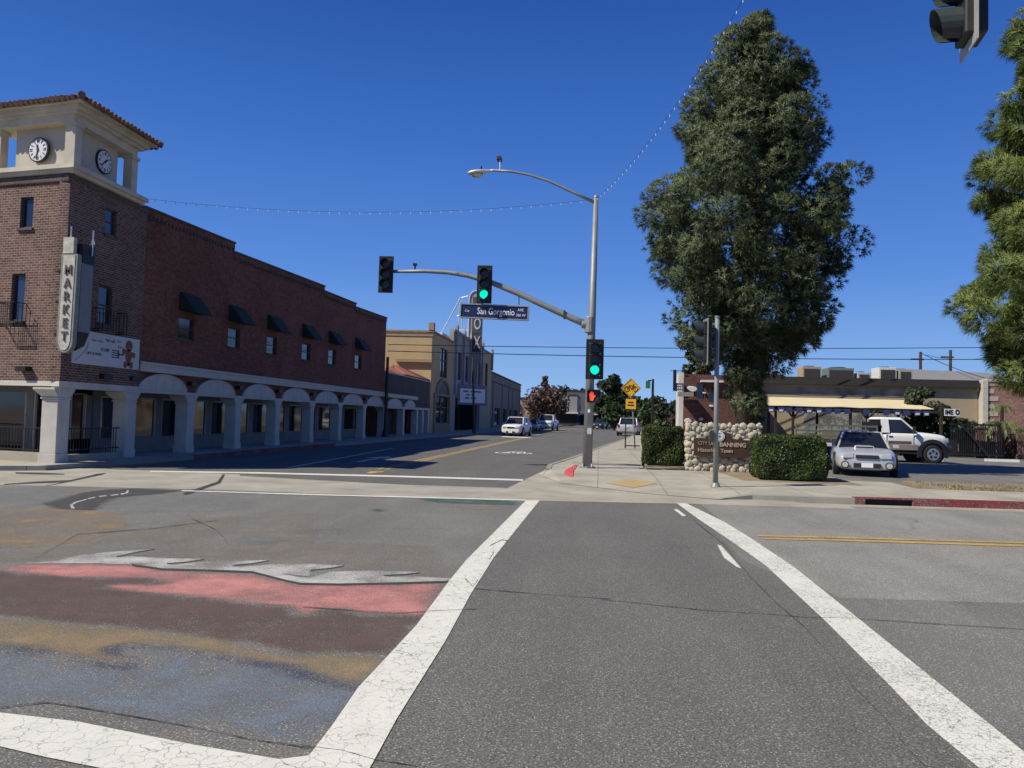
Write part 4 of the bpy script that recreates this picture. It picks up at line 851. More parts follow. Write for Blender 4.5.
m = MB(); m.box(XW, XW+.14, 64.3, 71.3, .1, .9); m.box(XW, XW+.14, 64.3, 64.8, .9, 3.3); m.box(XW, XW+.14, 70.8, 71.3, .9, 3.3); m.box(XW, XW+.14, 64.3, 71.3, 3.3, 3.5); m.build('shopfront_frame', bpy.data.materials['tan_trim'], th)
# central grey part with pilasters and three tall windows
m = MB(); hl = [(75+4.2*k, 77.2+4.2*k, 5.2, 7.9) for k in range(4)]
tw_hole(m, hl, 72.42, 91.48, 3.6, 9.7); m.box(XW-.4, XW, 72.42, 74.2, 0, 3.6); m.box(XW-.4, XW, 89.8, 91.48, 0, 3.6)
for k in range(5):
    y = 73.6+4.2*k; m.box(XW+.002, XW+.22, y-.35, y+.35, 3.7, 10.35 if k in (0, 4) else 10.1); m.hexa([(XW, y-.35, 10.1), (XW+.22, y-.35, 10.1), (XW+.22, y+.35, 10.1), (XW, y+.35, 10.1)], [(XW+.08, y-.06, 10.75), (XW+.12, y-.06, 10.75), (XW+.12, y+.06, 10.75), (XW+.08, y+.06, 10.75)])
m.box(XW-.4, XW+.12, 72.42, 91.48, 9.7, 9.95); m.build('grey_wall', GREYP2, th)
for y0, y1, z0, z1 in hl: MB().box(XW-.2, XW-.15, y0, y1, z0, z1).build('window', GLASS, th)
m = MB(); m.box(XW-2.4, XW-2.2, 74, 90, 0, 3.6); m.box(XW-2.2, XW-.41, 89.4, 90, 0, 3.6); m.build('lobby_wall', DARKIN, th)
for y in (75.5, 79, 82.5, 86): m = MB(); m.box(XW-2.19, XW-2.1, y, y+1.4, .1, 2.6); m.build('door', GLASS, th)
# marquee
A, B, Cc, D = Vector((XW+.05, 75.2, 0)), Vector((at(487, 395, 77.5).x, 77.5, 0)), Vector((at(487, 395, 77.5).x, 78.6, 0)), Vector((XW+.05, 82, 0))
mq = MB().prism([(p.x, p.y) for p in (A, B, Cc, D)], 2.75, 4.75).build('marquee', simple('marquee_blue_grey', (.17, .17, .22), .6), th)
d = (B-A).normalized(); n = Vector((d.y, -d.x, 0))
m = MB(); m.extr([A+d*.25+n*.03+Vector((0, 0, 2.95)), B-d*.25+n*.03+Vector((0, 0, 2.95)), B-d*.25+n*.03+Vector((0, 0, 4.35)), A+d*.25+n*.03+Vector((0, 0, 4.35))], -n*.02); m.build('reader_board', SIGNW, mq)
m = MB()
for z, segs in ((4.08, [(.62, .95), (1.0, 1.25), (1.5, 1.9), (1.95, 2.6)]), (3.75, [(1.0, 1.3), (1.6, 1.95)]), (3.42, [(.85, 1.35), (1.55, 2.1)])):
    for s0, s1 in segs:
        k = s0
        while k < s1: m.obox(A+d*(k+.04)+n*.04+Vector((0, 0, z)), d, n, (0, 0, 1), .045, .006, .085); k += .13
m.build('board_letters', BLK, mq)
# vertical FOX blade sign
fx = at(478, 320, 82).x; z0f, z1f = at(478, 352, 82).z-1.2, at(478, 291, 82).z
xl, xr = at(469, 320, 82).x, at(482, 320, 82).x
m = MB(); poly = [(xl, 82, z0f), (xr, 82, z0f)]+[((xl+xr)/2+(xr-xl)/2*math.cos(PI*i/12), 82, z1f-.9+.9*math.sin(PI*i/12)) for i in range(13)]
m.extr(poly, (0, .5, 0)); fs = m.build('vertical_sign', simple('vertical_sign_grey', (.30, .29, .30), .6, var=.2), th)
m = MB(); m.tube([Vector(p)+Vector((0, -.03, 0)) for p in poly+[poly[0]]], .09, 6); m.build('sign_rim', simple('rim_pale', (.42, .42, .42), .6), fs)
xc = xl+(xr-xl)*.62
for ch, py in (('F', 306), ('O', 324.5), ('X', 343)):
    z = at(478, py, 82).z; MB().box(xc-.5, xr+.05, 81.86, 81.95, z-.95, z+.95).build('letter_panel', BLK if 0 else simple('letter_panel_dark', (.05, .05, .06), .6), fs)
    text('letter', ch, 1.8, (xc+.08, 81.84, z), (1, 0, 0), (0, 0, 1), simple('letter_dull', (.40, .40, .40), .7) if ch == 'F' else bpy.data.materials['letter_dull'], fs, .03, 'CENTER', .03, .55)
P = lambda x, y: at(x, y, 84)
for q0, q1, r in ((P(440, 336), P(461, 297), .07), (P(458, 338), P(460, 298), .05), (P(463, 345), P(461, 297), .05), (P(460, 298), P(468, 296), .05), (P(458, 330), P(468, 330), .05), (P(457, 316), P(468, 312), .04)):
    MB().tube([q0, q1], r, 5).build('sign_stay', ALU, th)
MB().prism([(-32, 63.4), (XW-.4, 63.4), (XW-.4, 98.7), (-32, 98.7)], 8.2, 8.3).build('roof', WSTONE, th)
MB().box(-20, XW-.6, 70, 76, 8.31, 9.3).build('roof_unit', WSTONE, th)
# third building, plain
b3 = thing('commercial_building', (-16, 118, 0), 'plain grey brown flat roofed building beyond the theatre, white pickup parked before it', 'building')
m = MB(); cutwall(m, 99.2, 137, 0, 7.3, [(103, 109, .5, 2.8), (112, 117, .5, 2.8), (120, 123, .1, 2.8), (126, 133, .5, 2.8)], lambda mm, a, b, c, d: mm.box(XW-.4, XW, a, b, c, d)); m.box(-34, XW-.4, 136.6, 137, 0, 7); m.build('wall', BROWNW, b3)
m = MB(); m.box(XW-.5, XW+.12, 99.2, 137.1, 7.3, 7.5); m.box(XW, XW+.08, 99.2, 137, 6.2, 6.3); m.build('cornice', ROOFD, b3)
for y0, y1 in ((103, 109), (112, 117), (120, 123), (126, 133)): MB().box(XW-.3, XW-.25, y0, y1, .1, 2.8).build('shop_window', GLASS, b3)
for y in (101, 110.5, 118.5, 124.5, 135): MB().box(XW+.001, XW+.1, y-.3, y+.3, 0, 6.19).build('pilaster', BROWNW, b3)
# far shops
def shop(name, X0, X1, Y0, Y1, h, wallm, label, awn=None, trim=ROOFD, face='E'):
    t = thing(name, ((X0+X1)/2, (Y0+Y1)/2, 0), label, 'building')
    MB().box(X0, X1, Y0, Y1, 0, h).build('wall', wallm, t)
    MB().box(X0-.1, X1+.1, Y0-.1, Y1+.1, h+.001, h+.35).build('roof_edge', trim, t)
    xf = X1 if face == 'E' else X0-.04
    n = max(2, int((Y1-Y0)/5))
    for k in range(n):
        y = Y0+(Y1-Y0)*(k+.2)/n; MB().box(xf, xf+.04, y, y+(Y1-Y0)/n*.6, .6, 2.6).build('shop_window', GLASS, t)
    if h > 7: MB().box(X0-.02, X1+.02, Y0-.06, Y0-.052, 0, 3.0).build('ground_floor', DARKIN, t); MB().box(X0-.3, X1+.3, Y0-1.2, Y0-.07, 2.9, 3.3).build('shop_canopy', WSTONE, t); [MB().box(X0+.8+i_*2.2, X0+1.8+i_*2.2, Y0-.07, Y0-.062, 4.2, 5.8).build('window', GLASS, t) for i_ in range(int((X1-X0-1)/2.2))]
    k = 0
    while X0+1.5+4*k < X1-1.5: x = X0+1.5+4*k; MB().box(x, x+1.8, Y0-.05, Y0-.005, .8, 2.4).build('window', GLASS, t); k += 1
    if awn is not None: MB().hexa([(xf, Y0-1.4, 2.9), (X1+1.5, Y0-1.4, 2.7), (X1+1.5, Y1, 2.7), (xf, Y1, 2.9)], [(xf, Y0-1.4, 3.7), (X1+1.5, Y0-1.4, 2.85), (X1+1.5, Y1, 2.85), (xf, Y1, 3.7)]).build('awning', awn, t)
    return t
PINKAWN = simple('faded_pink_awning', (.45, .22, .20), .8, var=.15)
shop('shop_building', -26, -13.5, 150, 162, 5.2, simple('pinkish_wall', (.40, .30, .27), .9), 'pinkish shop with faded awning partly hidden by the reddish street tree', PINKAWN)
shop('shop_building', -20, -9.5, 172, 190, 4.3, simple('dull_red_front', (.20, .05, .035), .9, var=.2), 'red fronted shop with pale pink awning at far bend of street', PINKAWN)
shop('shop_building', -12.5, -5.5, 194, 225, 7.4, simple('grey_block', (.27, .25, .24), .9), 'tall grey flat roofed shop block right of the red shop', None)
shop('shop_building', -9.5, -.5, 228, 262, 9.6, simple('dark_grey_block', (.12, .115, .12), .9), 'dark grey block with flat roof just left of the signal pole', None)
shop('shop_building', 3.0, 9.0, 262, 280, 9, simple('whitish_block', (.42, .42, .42), .9), 'whitish block far down the street beside the round pine', None)

# ================================================================ RIGHT SIDE BUILDINGS
YB = 55
tb = thing('beige_building', (19, 62, 0), 'long low beige building with dark roof edge and faded murals behind the car park', 'building')
m = MB(); m.box(10.0, 25.3, YB, YB+.4, 0, 4.45); m.box(10, 10.4, YB+.4, 75, 0, 4.4); m.build('wall', TAN2, tb)
m = MB(); m.box(9.9, 25.3, YB-.35, YB+.45, 4.45, 4.82); m.box(9.9, 25.3, YB-.15, YB+.5, 4.821, 4.97); m.build('roof_edge', ROOFD, tb)
MB().box(10.4, 25.3, YB+.5, 75, 4.3, 4.4).build('roof', ROOFD, tb)
MB().box(13.5, 20.4, YB-.03, YB-.004, 3.75, 4.28).build('wall_mural', MURALW, tb); MB().box(14.0, 20.6, YB-.03, YB-.004, 1.1, 3.45).build('wall_mural', CHALK, tb)
MB().box(9.95, 10.0, YB, YB+.3, 0, 4.4).build('corner_trim', WSTONE, tb)
for x, w, h, mt, lab in ((12.6, .9, .32, ALU, 'small white rooftop vent box left of the others on beige building'), (15.1, 1.3, .78, TAN2, 'beige rooftop air conditioner with dark grille on beige building'), (17.1, 1.8, .72, simple('green_grey_metal', (.16, .18, .16), .6), 'green grey rooftop cooler on beige building'), (18.7, .9, .45, ALU, 'short white rooftop unit in the middle of beige roof'), (20.3, 1.2, .82, WSTONE, 'tall white rooftop unit left of the utility poles'), (21.5, .9, .7, simple('cooler_tan', (.35, .32, .26), .6), 'tan rooftop cooler beside the left utility pole')):
    t = thing('air_conditioner', (x, 58, 4.4), lab, 'air conditioner', 'units on the beige roof')
    MB().box(x-w/2, x+w/2, 57.2, 58.8, 4.5, 4.97+h+.12).build('casing', mt, t, bevel=.03)
    MB().box(x-w/2+.12, x+w/2-.12, 57.17, 57.197, 4.8, 4.97+h-.05).build('grille', FRAMEM, t)
    MB().box(x-w/2-.1, x+w/2+.1, 57.15, 58.85, 4.4, 4.499).build('base', BLACKM, t)
    MB().disc((x, 58, 4.97+h+.121), (0, 0, 1), w*.3, .08, 16).build('fan_cover', BLACKM, t)
# far roof behind
t = thing('roof_house', (26, 72, 0), 'grey shingled low roof seen behind the beige building roof', 'building')
MB().box(24.5, 34, 68, 76, 0, 5.6).build('wall', WSTONE, t)
MB().add([(24.2, 67.5, 5.7), (34.3, 67.5, 5.7), (34.3, 76.5, 5.7), (24.2, 76.5, 5.7), (24.6, 72, 7.0), (33.9, 72, 6.7)], [(0, 1, 5, 4), (1, 2, 5), (2, 3, 4, 5), (3, 0, 4), (3, 2, 1, 0)]).build('roof', simple('grey_shingle', (.20, .20, .20), .9, var=.2, vscale=5), t)
# brick wing on the far right
bw = thing('brick_wing', (29, 58, 0), 'orange brick wing with pale quoined corner at the right edge of the car park', 'building')
m = MB(); cutwall(m, 26.0, 36, 0, 4.9, [(28.5, 31.0, .1, 2.3)], lambda mm, a, b, c, d: mm.box(a, b, YB-.5, YB, c, d)); m.box(25.7, 26.0, YB-.5, 72, 0, 4.9); m.build('brick_wall', BRICK3, bw)
m = MB(); m.box(25.6, 36.1, YB-.6, YB+.1, 4.9, 5.05); m.box(25.35, 25.66, YB-.62, YB+.05, 0, 4.98); m.build('stone_trim', simple('pale_trim', (.50, .46, .40), .9), bw)
m = MB(); k = 0
while .2+k*.5 < 4.8:
    z = .1+k*.5; m.box(25.695, 26.1+(.25 if k % 2 else 0), YB-.53, YB-.505, z, z+.3); k += 1
m.build('quoins', simple('whitewashed_brick', (.46, .36, .30), .9, var=.3, vscale=4), bw)
MB().box(28.5, 31, YB-.3, YB-.25, .1, 2.3).build('door', DARKIN, bw)
# brick shop with projecting sign, left of the stone sign
Y2 = 52
bs2 = thing('brick_shop', (7, 56, 0), 'dark red brick shop end with white side wall and projecting sign behind left hedge', 'building')
xa, xb = at(684, 400, Y2).x, 10.0; zt = at(700, 374.5, Y2).z
m = MB(); cutwall(m, xa, xb, 0, zt, [(at(696.5, 400, Y2).x, at(704.5, 400, Y2).x, at(700, 399, Y2).z, at(700, 383, Y2).z), (at(709, 400, Y2).x, at(717, 400, Y2).x, at(700, 402, Y2).z, at(712, 387, Y2).z)], lambda mm, a, b, c, d: mm.box(a, b, Y2, Y2+.35, c, d)); m.build('brick_wall', BRICK4, bs2)
MB().box(xa-.3, xa-.003, Y2+.4, Y2+2.2, 0, zt+.1).build('side_wall', WSTONE, bs2)
MB().box(xa+.02, xb, Y2+.4, Y2+4, zt-.3, zt-.2).build('roof', ROOFD, bs2); MB().box(xa+.4, xb-.2, Y2+.36, Y2+.5, .5, zt-.3).build('blind', GLASS, bs2)
m = MB(); m.box(at(700, 400, Y2).x, at(722, 400, Y2).x, Y2-.5, Y2-.01, at(700, 383, Y2).z+.05, at(700, 382, Y2).z+.12); m.build('window_hood', WSTONE, bs2)
# rough rubble stones set in the brick
for px, py, r in ((692, 389, .35), (711, 406, .16), (688, 421, .3), (701, 419, .18), (704, 393, .12), (744, 410, .2)):
    p = at(px, py, Y2); m = MB(); n = 9
    m.extr([(p.x+math.cos(2*PI*i/n)*r*random.uniform(.7, 1.15), Y2-.002, p.z+math.sin(2*PI*i/n)*r*.6*random.uniform(.7, 1.1)) for i in range(n)], (0, -.16, 0)); m.build('feature_stone', WSTONE, bs2, bevel=.05)
sg = thing('projecting_sign', (xa-1, Y2-.1, 3.5), 'black and white sign board projecting left from the brick shop on a dark post', 'sign')
m = MB(); x0, x1 = at(676, 391, Y2).x, at(683.8, 391, Y2).x-.01; za, zb_ = at(680, 391.5, Y2).z, at(680, 383.3, Y2).z; m.box(x0, x1, Y2-.2, Y2-.08, za, zb_); m.build('board', simple('sign_grey_board', (.10, .10, .11), .6), sg)
m = MB(); zz = zb_-.1
for row in range(3):
    k = x0+.05
    while k < x1-.12:
        w = random.uniform(.05, .11); m.box(k, k+w, Y2-.215, Y2-.202, zz-.10, zz-random.uniform(0, .03)); k += w+.045
    zz -= .17
m.build('board_letters', SIGNW, sg)
m = MB(); xp = at(674.5, 380, Y2).x; m.box(xp-.1, xp+.1, Y2-.25, Y2-.05, at(674, 391, Y2).z, at(674, 370, Y2).z); m.box(xp-.3, xa, Y2-.17, Y2-.13, at(674, 370.5, Y2).z-.05, at(674, 370.5, Y2).z-.01); m.build('frame', BLACKM, sg)
m = MB(); m.box(at(677, 395, Y2).x, at(692, 395, Y2).x, Y2-.9, Y2-.21, at(680, 396.5, Y2).z, at(680, 392.5, Y2).z); m.build('canopy', simple('weathered_canopy', (.24, .22, .19), .9, var=.3, vscale=5), sg)

# pergola with cream canvas
pg = thing('patio_canopy', (16, 51, 0), 'long cream canvas patio canopy on dark timber posts along the beige building', 'canopy')
yF, yK = 48.5, 53.0
def pz(px, py, Y=yF): return at(px, py, Y)
Lx, Rx = pz(752, 400).x, pz(950, 403).x; zc = pz(850, 407).z
m = MB(); ze, zr = zc, zc+.62
nn = 10
for i in range(nn):
    xa_, xb_ = Lx+(Rx-.9-Lx)*i/nn, Lx+(Rx-.9-Lx)*(i+1)/nn; sag = [.05*abs(math.sin(i*1.3)), .05*abs(math.sin((i+1)*1.3))]
    m.hexa([(xa_, yF, ze-sag[0]), (xb_, yF, ze-sag[1]), (xb_, yK, zr), (xa_, yK, zr)], [(xa_, yF, ze-sag[0]+.03), (xb_, yF, ze-sag[1]+.03), (xb_, yK, zr+.03), (xa_, yK, zr+.03)])
m.build('canvas', CANV, pg)
m = MB(); m.box(Lx, Rx, yF+.05, yF+.18, zc-.25, zc-.08); m.build('beam', WOODD, pg); m = MB(); m.box(Lx, Rx, yK-.1, yK, zc-.25, zc+.4); m.build('beam', WOODD, pg)
k = 0
for px in (776, 784, 793.5, 837, 851, 868, 899, 942):
    x = pz(px, 420).x; y = yF+.12 if px not in (784, 837) else yK-.2; m = MB(); m.box(x-.07, x+.07, y-.07, y+.07, 0, zc-.06)
    if px in (793.5, 868): m.tube([(x, y-.05, zc-.75), (x-.5, y-.05, zc-.1)], .06, 5); m.tube([(x, y-.05, zc-.75), (x+.5, y-.05, zc-.1)], .06, 5)
    m.build('post', WOODD, pg)
FLAGB = simple('flag_navy', (.02, .03, .12), .8); FLAGW = simple('flag_white', (.55, .55, .58), .8)
ORD = 'first second third fourth fifth sixth seventh eighth ninth tenth eleventh twelfth thirteenth fourteenth fifteenth'.split()
for fi, (px, two) in enumerate(((771, 1), (781, 1), (789, 0), (799, 0), (809, 1), (819, 1), (828, 0), (837, 0), (847, 0), (866, 0), (886, 0), (897, 1), (906, 0), (917, 1), (926, 1))):
    x = pz(px, 411).x; t = thing('hanging_flag', (x, yF-.06, zc-.12), ('navy and white' if two else 'plain navy')+' flag, '+ORD[fi]+' from the left along the cream canopy edge', 'flag', 'row of small flags under the canopy')
    m = MB(); m.add([(x-.18, yF-.06, zc-.12), (x+.18, yF-.06, zc-.12), (x+.17, yF-.1, zc-.42), (x-.16, yF-.03, zc-.45)], [(0, 1, 2, 3)]); f = m.build('cloth', FLAGB, t)
    so_ = f.modifiers.new('thickness', 'SOLIDIFY'); so_.thickness = .01
    MB().box(x-.13, x+.1, yF-.13, yF-.12, zc-.38, zc-.25).build('emblem', FLAGW, t) if two else None
# welcome board reading IME
t = thing('hanging_sign', (pz(948, 406).x, yF, 2.6), 'white board lettered IME hanging at the right end of the patio canopy', 'sign')
x0, x1 = pz(943, 406).x, pz(958, 406).x; z0, z1 = pz(950, 411.5).z, pz(950, 407.6).z-.02
z0 = pz(950, 416).z; z1 = pz(950, 409).z
MB().box(x0, x1, yF-.2, yF-.16, z0, z1).build('board', SIGNW, t); text('lettering', 'IME ◎', .40, (x0+.02, yF-.21, (z0+z1)/2), (1, 0, 0), (0, 0, 1), BLK, t, .004, 'LEFT', .012, .78)
MB().box(x0-.2, x0-.1, yF-.2, yF-.1, 0, z1+.3).build('post', WOODD, t)
# patio fence, dark boards
f = thing('patio_fence', (15, 47.5, 0), 'dark timber patio fence along the front of the cream canopy', 'fence')
m = MB(); xx = Lx
while xx < Rx+2.6: m.box(xx, xx+.26, 47.9, 47.94, .05, random.uniform(1.0, 1.08)); xx += .3
m.build('boards', WOODD, f)
m = MB(); m.box(Lx, Rx+2.7, 47.95, 48.02, .85, .95); m.box(Lx, Rx+2.7, 47.95, 48.02, .25, .35); m.build('rail', WOODD, f)
f = thing('metal_gate', (23.5, 47.5, 0), 'tall black iron gate and slatted screen right of the white truck', 'gate')
x0 = pz(944, 430).x
m = MB()
for k in range(26): m.box(x0+k*.11, x0+k*.11+.05, 47.6, 47.65, .08, 2.1-.35*abs(math.sin(k*.4)))
m.build('bars', BLACKM, f); m = MB(); m.box(x0-.1, x0+2.9, 47.56, 47.6, 1.9, 2.0); m.box(x0-.1, x0+2.9, 47.56, 47.6, .15, .25); m.tube([(x0+.2, 47.4, 2.3), (x0+1.8, 46.9, .1)], .06, 5); m.build('frame', BLACKM, f)
f = thing('metal_fence', (27.5, 49, 0), 'rusty iron bar fence between stone pillars under the drooping palm', 'fence')
x0 = pz(980, 430).x; x1 = pz(1040, 430).x; m = MB(); k = x0+.3
while k < x1: m.box(k, k+.04, 48.6, 48.64, .05, 1.55); k += .18
m.build('bars', RUST, f); m = MB(); m.box(x0, x1, 48.57, 48.6, 1.4, 1.47); m.box(x0, x1, 48.57, 48.6, .2, .27); m.build('rail', BLACKM, f)
for x in (x0, pz(1020, 430).x):
    m = MB(); m.box(x-.2, x+.2, 48.4, 48.8, 0, 1.75); m.box(x-.26, x+.26, 48.34, 48.86, 1.75, 1.85); m.build('pillar', BRICK3, f)
for px0, px1 in ((934, 945), (986, 1014)):
    a_, b_ = on(px0, 461, .02), on(px1, 461.5, .02); t = MB().hexa([(a_.x, a_.y, .004), (b_.x, a_.y, .004), (b_.x, a_.y+.2, .004), (a_.x, a_.y+.2, .004)], [(a_.x, a_.y+.03, .14), (b_.x, a_.y+.03, .14), (b_.x, a_.y+.17, .14), (a_.x, a_.y+.17, .14)]).build('wheel_stop', WSTONE)
    tag(t, 'white concrete wheel stop '+('beside the truck front tyre' if px0 < 950 else 'before the rusty bar fence'), 'wheel stop')
# ================================================================ SIGNALS AND POLES
YP = 24.35; PB = Vector((-.33, YP, .12))
def T(px, py, Y=YP): return at(px, py, Y)
st = thing('signal_pole', PB, 'tall galvanised signal pole with curved mast arm and street light over the crossing', 'traffic signal pole')
top = T(596, 198); MB().tube([PB, PB.lerp(top, .5), top], [.155, .12, .075], 16).build('pole', GALV, st, smooth=True)
m = MB(); m.tube([PB, PB+Vector((0, 0, .05))], .24, 8); m.build('base_plate', GALV, st)
for k in range(4):
    a = PI/4+k*PI/2; q = PB+Vector((math.cos(a)*.2, math.sin(a)*.2, .05)); MB().tube([q, q+Vector((0, 0, .09))], .03, 6).build('anchor_bolt', ALU, st)
MB().tube([top, top+Vector((0, 0, .09))], [.085, .04], 12).build('pole_cap', GALV, st)
arm = [T(590, 326), T(575, 319.5), T(540, 303.5), T(515, 292), T(490, 282), T(468, 275.5), T(448, 272.4), T(425, 271.2), T(392, 271.5)]
MB().tube(arm, [.115, .11, .10, .095, .085, .078, .07, .062, .05], 12).build('mast_arm', GALV, st, smooth=True)
j = T(590, 325); m = MB(); m.tube([j+Vector((0, 0, -.26)), j+Vector((0, 0, .26))], .17, 12); m.tube([j, j+Vector((-.26, 0, .03))], .14, 10); m.build('arm_bracket', GALV, st, bevel=.03)
for f in (.7,):
    p = Vector(arm[2]).lerp(arm[1], f); MB().obox(p, (1, 0, 0), (0, 1, 0), (0, 0, 1), .03, .13, .13).build('arm_band', FRAMEM, st)
lum = [T(594.5, 202.5), T(575, 193), T(550, 181.5), T(530, 175), T(512, 171.5), T(492, 170.2)]
MB().tube(lum, [.055, .05, .045, .042, .04, .04], 10).build('lamp_arm', GALV, st, smooth=True)
a, b = T(493, 170.5), T(467.5, 173.5); m = MB(); L = (b-a)
prof = [(0, .05, .05), (.15, .07, .08), (.4, .14, .12), (.65, .19, .15), (.85, .16, .13), (1, .04, .05)]; ring_ = 12
for t, w, h in prof:
    c = a+L*t
    for i in range(ring_): an = 2*PI*i/ring_; m.v.append((c.x, c.y+math.cos(an)*w, c.z+math.sin(an)*h*(.55 if math.sin(an) > 0 else .55)))
for s_ in range(len(prof)-1):
    for i in range(ring_): m.f.append((s_*ring_+i, s_*ring_+(i+1) % ring_, (s_+1)*ring_+(i+1) % ring_, (s_+1)*ring_+i))
m.f.append(tuple(range(ring_))); m.f.append(tuple(reversed(range((len(prof)-1)*ring_, len(prof)*ring_))))
m.build('lamp_head', ALU, st, smooth=True)
c = a+L*.62; m = MB(); k0 = len(m.v)
for r_, dz in ((.16, -.07), (.14, -.13), (.08, -.17), (.01, -.185)):
    for i in range(12): an = 2*PI*i/12; m.v.append((c.x+math.cos(an)*r_*1.3, c.y+math.sin(an)*r_*.9, c.z+dz))
for s_ in range(3):
    for i in range(12): m.f.append((s_*12+i, s_*12+(i+1) % 12, (s_+1)*12+(i+1) % 12, (s_+1)*12+i))
m.build('lamp_lens', CHROME, st, smooth=True)
p = T(481, 168); MB().tube([p-Vector((0, 0, .06)), p+Vector((0, 0, .06))], .035, 8).build('photocell', SIGGRN, st)
p = T(500, 165); m = MB(); m.tube([T(500, 171), T(500, 160)], .022, 6); m.build('camera_post', ALU, st)
p = T(499, 158); m = MB(); m.obox(p+Vector((0, .1, 0)), (1, 0, 0), (0, 1, 0), (0, 0, 1), .075, .16, .06); m.build('camera_box', SIGGRN, st, bevel=.015)
p = T(415, 268.5); m = MB(); m.tube([p-Vector((0, 0, .05)), p+Vector((0, 0, .12))], .03, 6); m.obox(p+Vector((0, 0, .13)), (1, 0, 0), (0, 1, 0), (0, 0, 1), .06, .06, .035); m.build('sensor', BLACKM, st)
MB().box(PB.x-.02, PB.x+.11, YP-.19, YP-.12, T(590, 434).z, T(590, 428).z).build('push_button', ALU, st)
MB().obox(T(589, 411)+Vector((0, -.15, 0)), (1, 0, 0), (0, 1, 0), (0, 0, 1), .035, .02, .05).build('id_plate', SIGNW, st)

def visor(mb, c, d, r=.145, L=.24, n=16, cut=.28):
    """cut-away tunnel visor opening along d"""
    d = Vector(d).normalized(); s = d.cross(Vector((0, 0, 1))).normalized(); u = s.cross(d)
    k = len(mb.v); idx = []
    for i in range(n+1):
        an = -PI/2+cut+(2*PI-2*cut)*i/n; q = s*math.cos(an)+u*math.sin(an); Lk = L*(.62+.38*(math.sin(an)+1)/2)
        for rr in (r, r-.008): mb.v += [tuple(c+q*rr), tuple(c+q*rr+d*Lk)]
    for i in range(n):
        a = k+i*4; b = a+4
        mb.f += [(a, b, b+1, a+1), (a+2, a+3, b+3, b+2), (a+1, b+1, b+3, a+3)]
def signal_head(name, c, d, lit, label, cat='traffic signal', plate=True, lens_d=.30, h=1.08, pw=.56, ph=1.28, frame=BLACKM, back=0, group=None):
    """three section head, c = centre, faces along d"""
    d = Vector(d).normalized(); s = d.cross(Vector((0, 0, 1))).normalized(); u = Vector((0, 0, 1)); c = Vector(c)
    t = thing(name, c, label, cat, group)
    for k in (1, 0, -1):
        p = c+u*k*h/3
        MB().obox(p-d*.02, s, d, u, h/6*.98, .10, h/6*.965).build('signal_section', SIGBLK, t, bevel=.02)
        m = MB(); visor(m, p+d*.08, d, h/6*.88, .25); m.build('visor', SIGBLK if frame is BLACKM else SIGGRN, t)
        on_ = (k == -1 and lit)
        m = MB(); m.disc(p+d*.081, d, h/6*.80, .012, 24); m.build('lens', GRN if on_ else LENS, t)
    if plate:
        m = MB(); w2, h2, wi, hi = pw/2, ph/2, h/6, h/2
        for sx in (-1, 1): m.obox(c+s*sx*(w2+wi)/2-d*.0, s, d, u, (w2-wi)/2, .006, h2)
        for sz in (-1, 1): m.obox(c+u*sz*(h2+hi)/2, s, d, u, wi, .006, (h2-hi)/2)
        m.build('backplate', frame, t)
    return t
def fitc(x0, y0, x1, y1, Y=YP): return T((x0+x1)/2, (y0+y1)/2, Y)
h1 = signal_head('traffic_signal', fitc(379, 257, 393, 292, YP-.1), (.05, -1, 0), False, 'unlit looking black traffic signal head hanging at the far left tip of mast arm', h=1.0, pw=.48, ph=1.2)
h2 = signal_head('traffic_signal', fitc(477, 266, 492, 303, YP-.25), (.05, -1, 0), True, 'traffic signal head showing green halfway along the mast arm above street name sign', h=1.0, pw=.48, ph=1.22)
h3 = signal_head('traffic_signal', fitc(586, 340, 603.5, 378.5, YP-.35), (.05, -1, 0), True, 'traffic signal head showing green mounted on the tall signal pole', h=1.02, pw=.55, ph=1.25)
for hh, p0 in ((h1, T(386, 271.5)), (h2, T(484, 279.5)), (h3, T(592, 345))):
    MB().tube([p0, hh.location+Vector((0, .1, (p0.z-hh.location.z)*.9))], .03, 6).build('mount', GALV, hh)
MB().tube([T(592, 374), h3.location+Vector((0, .1, -.45))], .03, 6).build('mount', GALV, h3)
# pedestrian signal with red hand
pc = fitc(587, 390, 600.5, 402.5, YP-.3); pd = thing('pedestrian_signal', pc, 'pedestrian signal with lit red hand below the green light on signal pole', 'pedestrian signal')
MB().box(pc.x-.2, pc.x+.2, pc.y-.06, pc.y+.12, pc.z-.2, pc.z+.2).build('housing', SIGBLK, pd, bevel=.03)
m = MB(); m.box(pc.x-.21, pc.x+.21, pc.y-.16, pc.y-.062, pc.z+.19, pc.z+.205); m.box(pc.x-.21, pc.x-.2, pc.y-.16, pc.y-.062, pc.z-.19, pc.z+.19); m.box(pc.x+.2, pc.x+.21, pc.y-.16, pc.y-.062, pc.z-.19, pc.z+.19); m.build('visor', SIGBLK, pd)
hx = pc.x-.06; yh = pc.y-.078; m = MB()
m.extr([(hx-.06, yh, pc.z-.03), (hx-.05, yh, pc.z-.14), (hx+.04, yh, pc.z-.14), (hx+.06, yh, pc.z-.06), (hx+.115, yh, pc.z+.02), (hx+.095, yh, pc.z+.04), (hx+.05, yh, pc.z-.0), (hx+.055, yh, pc.z+.11), (hx+.03, yh, pc.z+.115), (hx+.025, yh, pc.z+.03), (hx+.015, yh, pc.z+.145), (hx-.01, yh, pc.z+.145), (hx-.012, yh, pc.z+.03), (hx-.025, yh, pc.z+.125), (hx-.045, yh, pc.z+.12), (hx-.04, yh, pc.z+.02), (hx-.06, yh, pc.z+.085), (hx-.078, yh, pc.z+.075)], (0, .012, 0)); m.build('red_hand', REDL, pd)
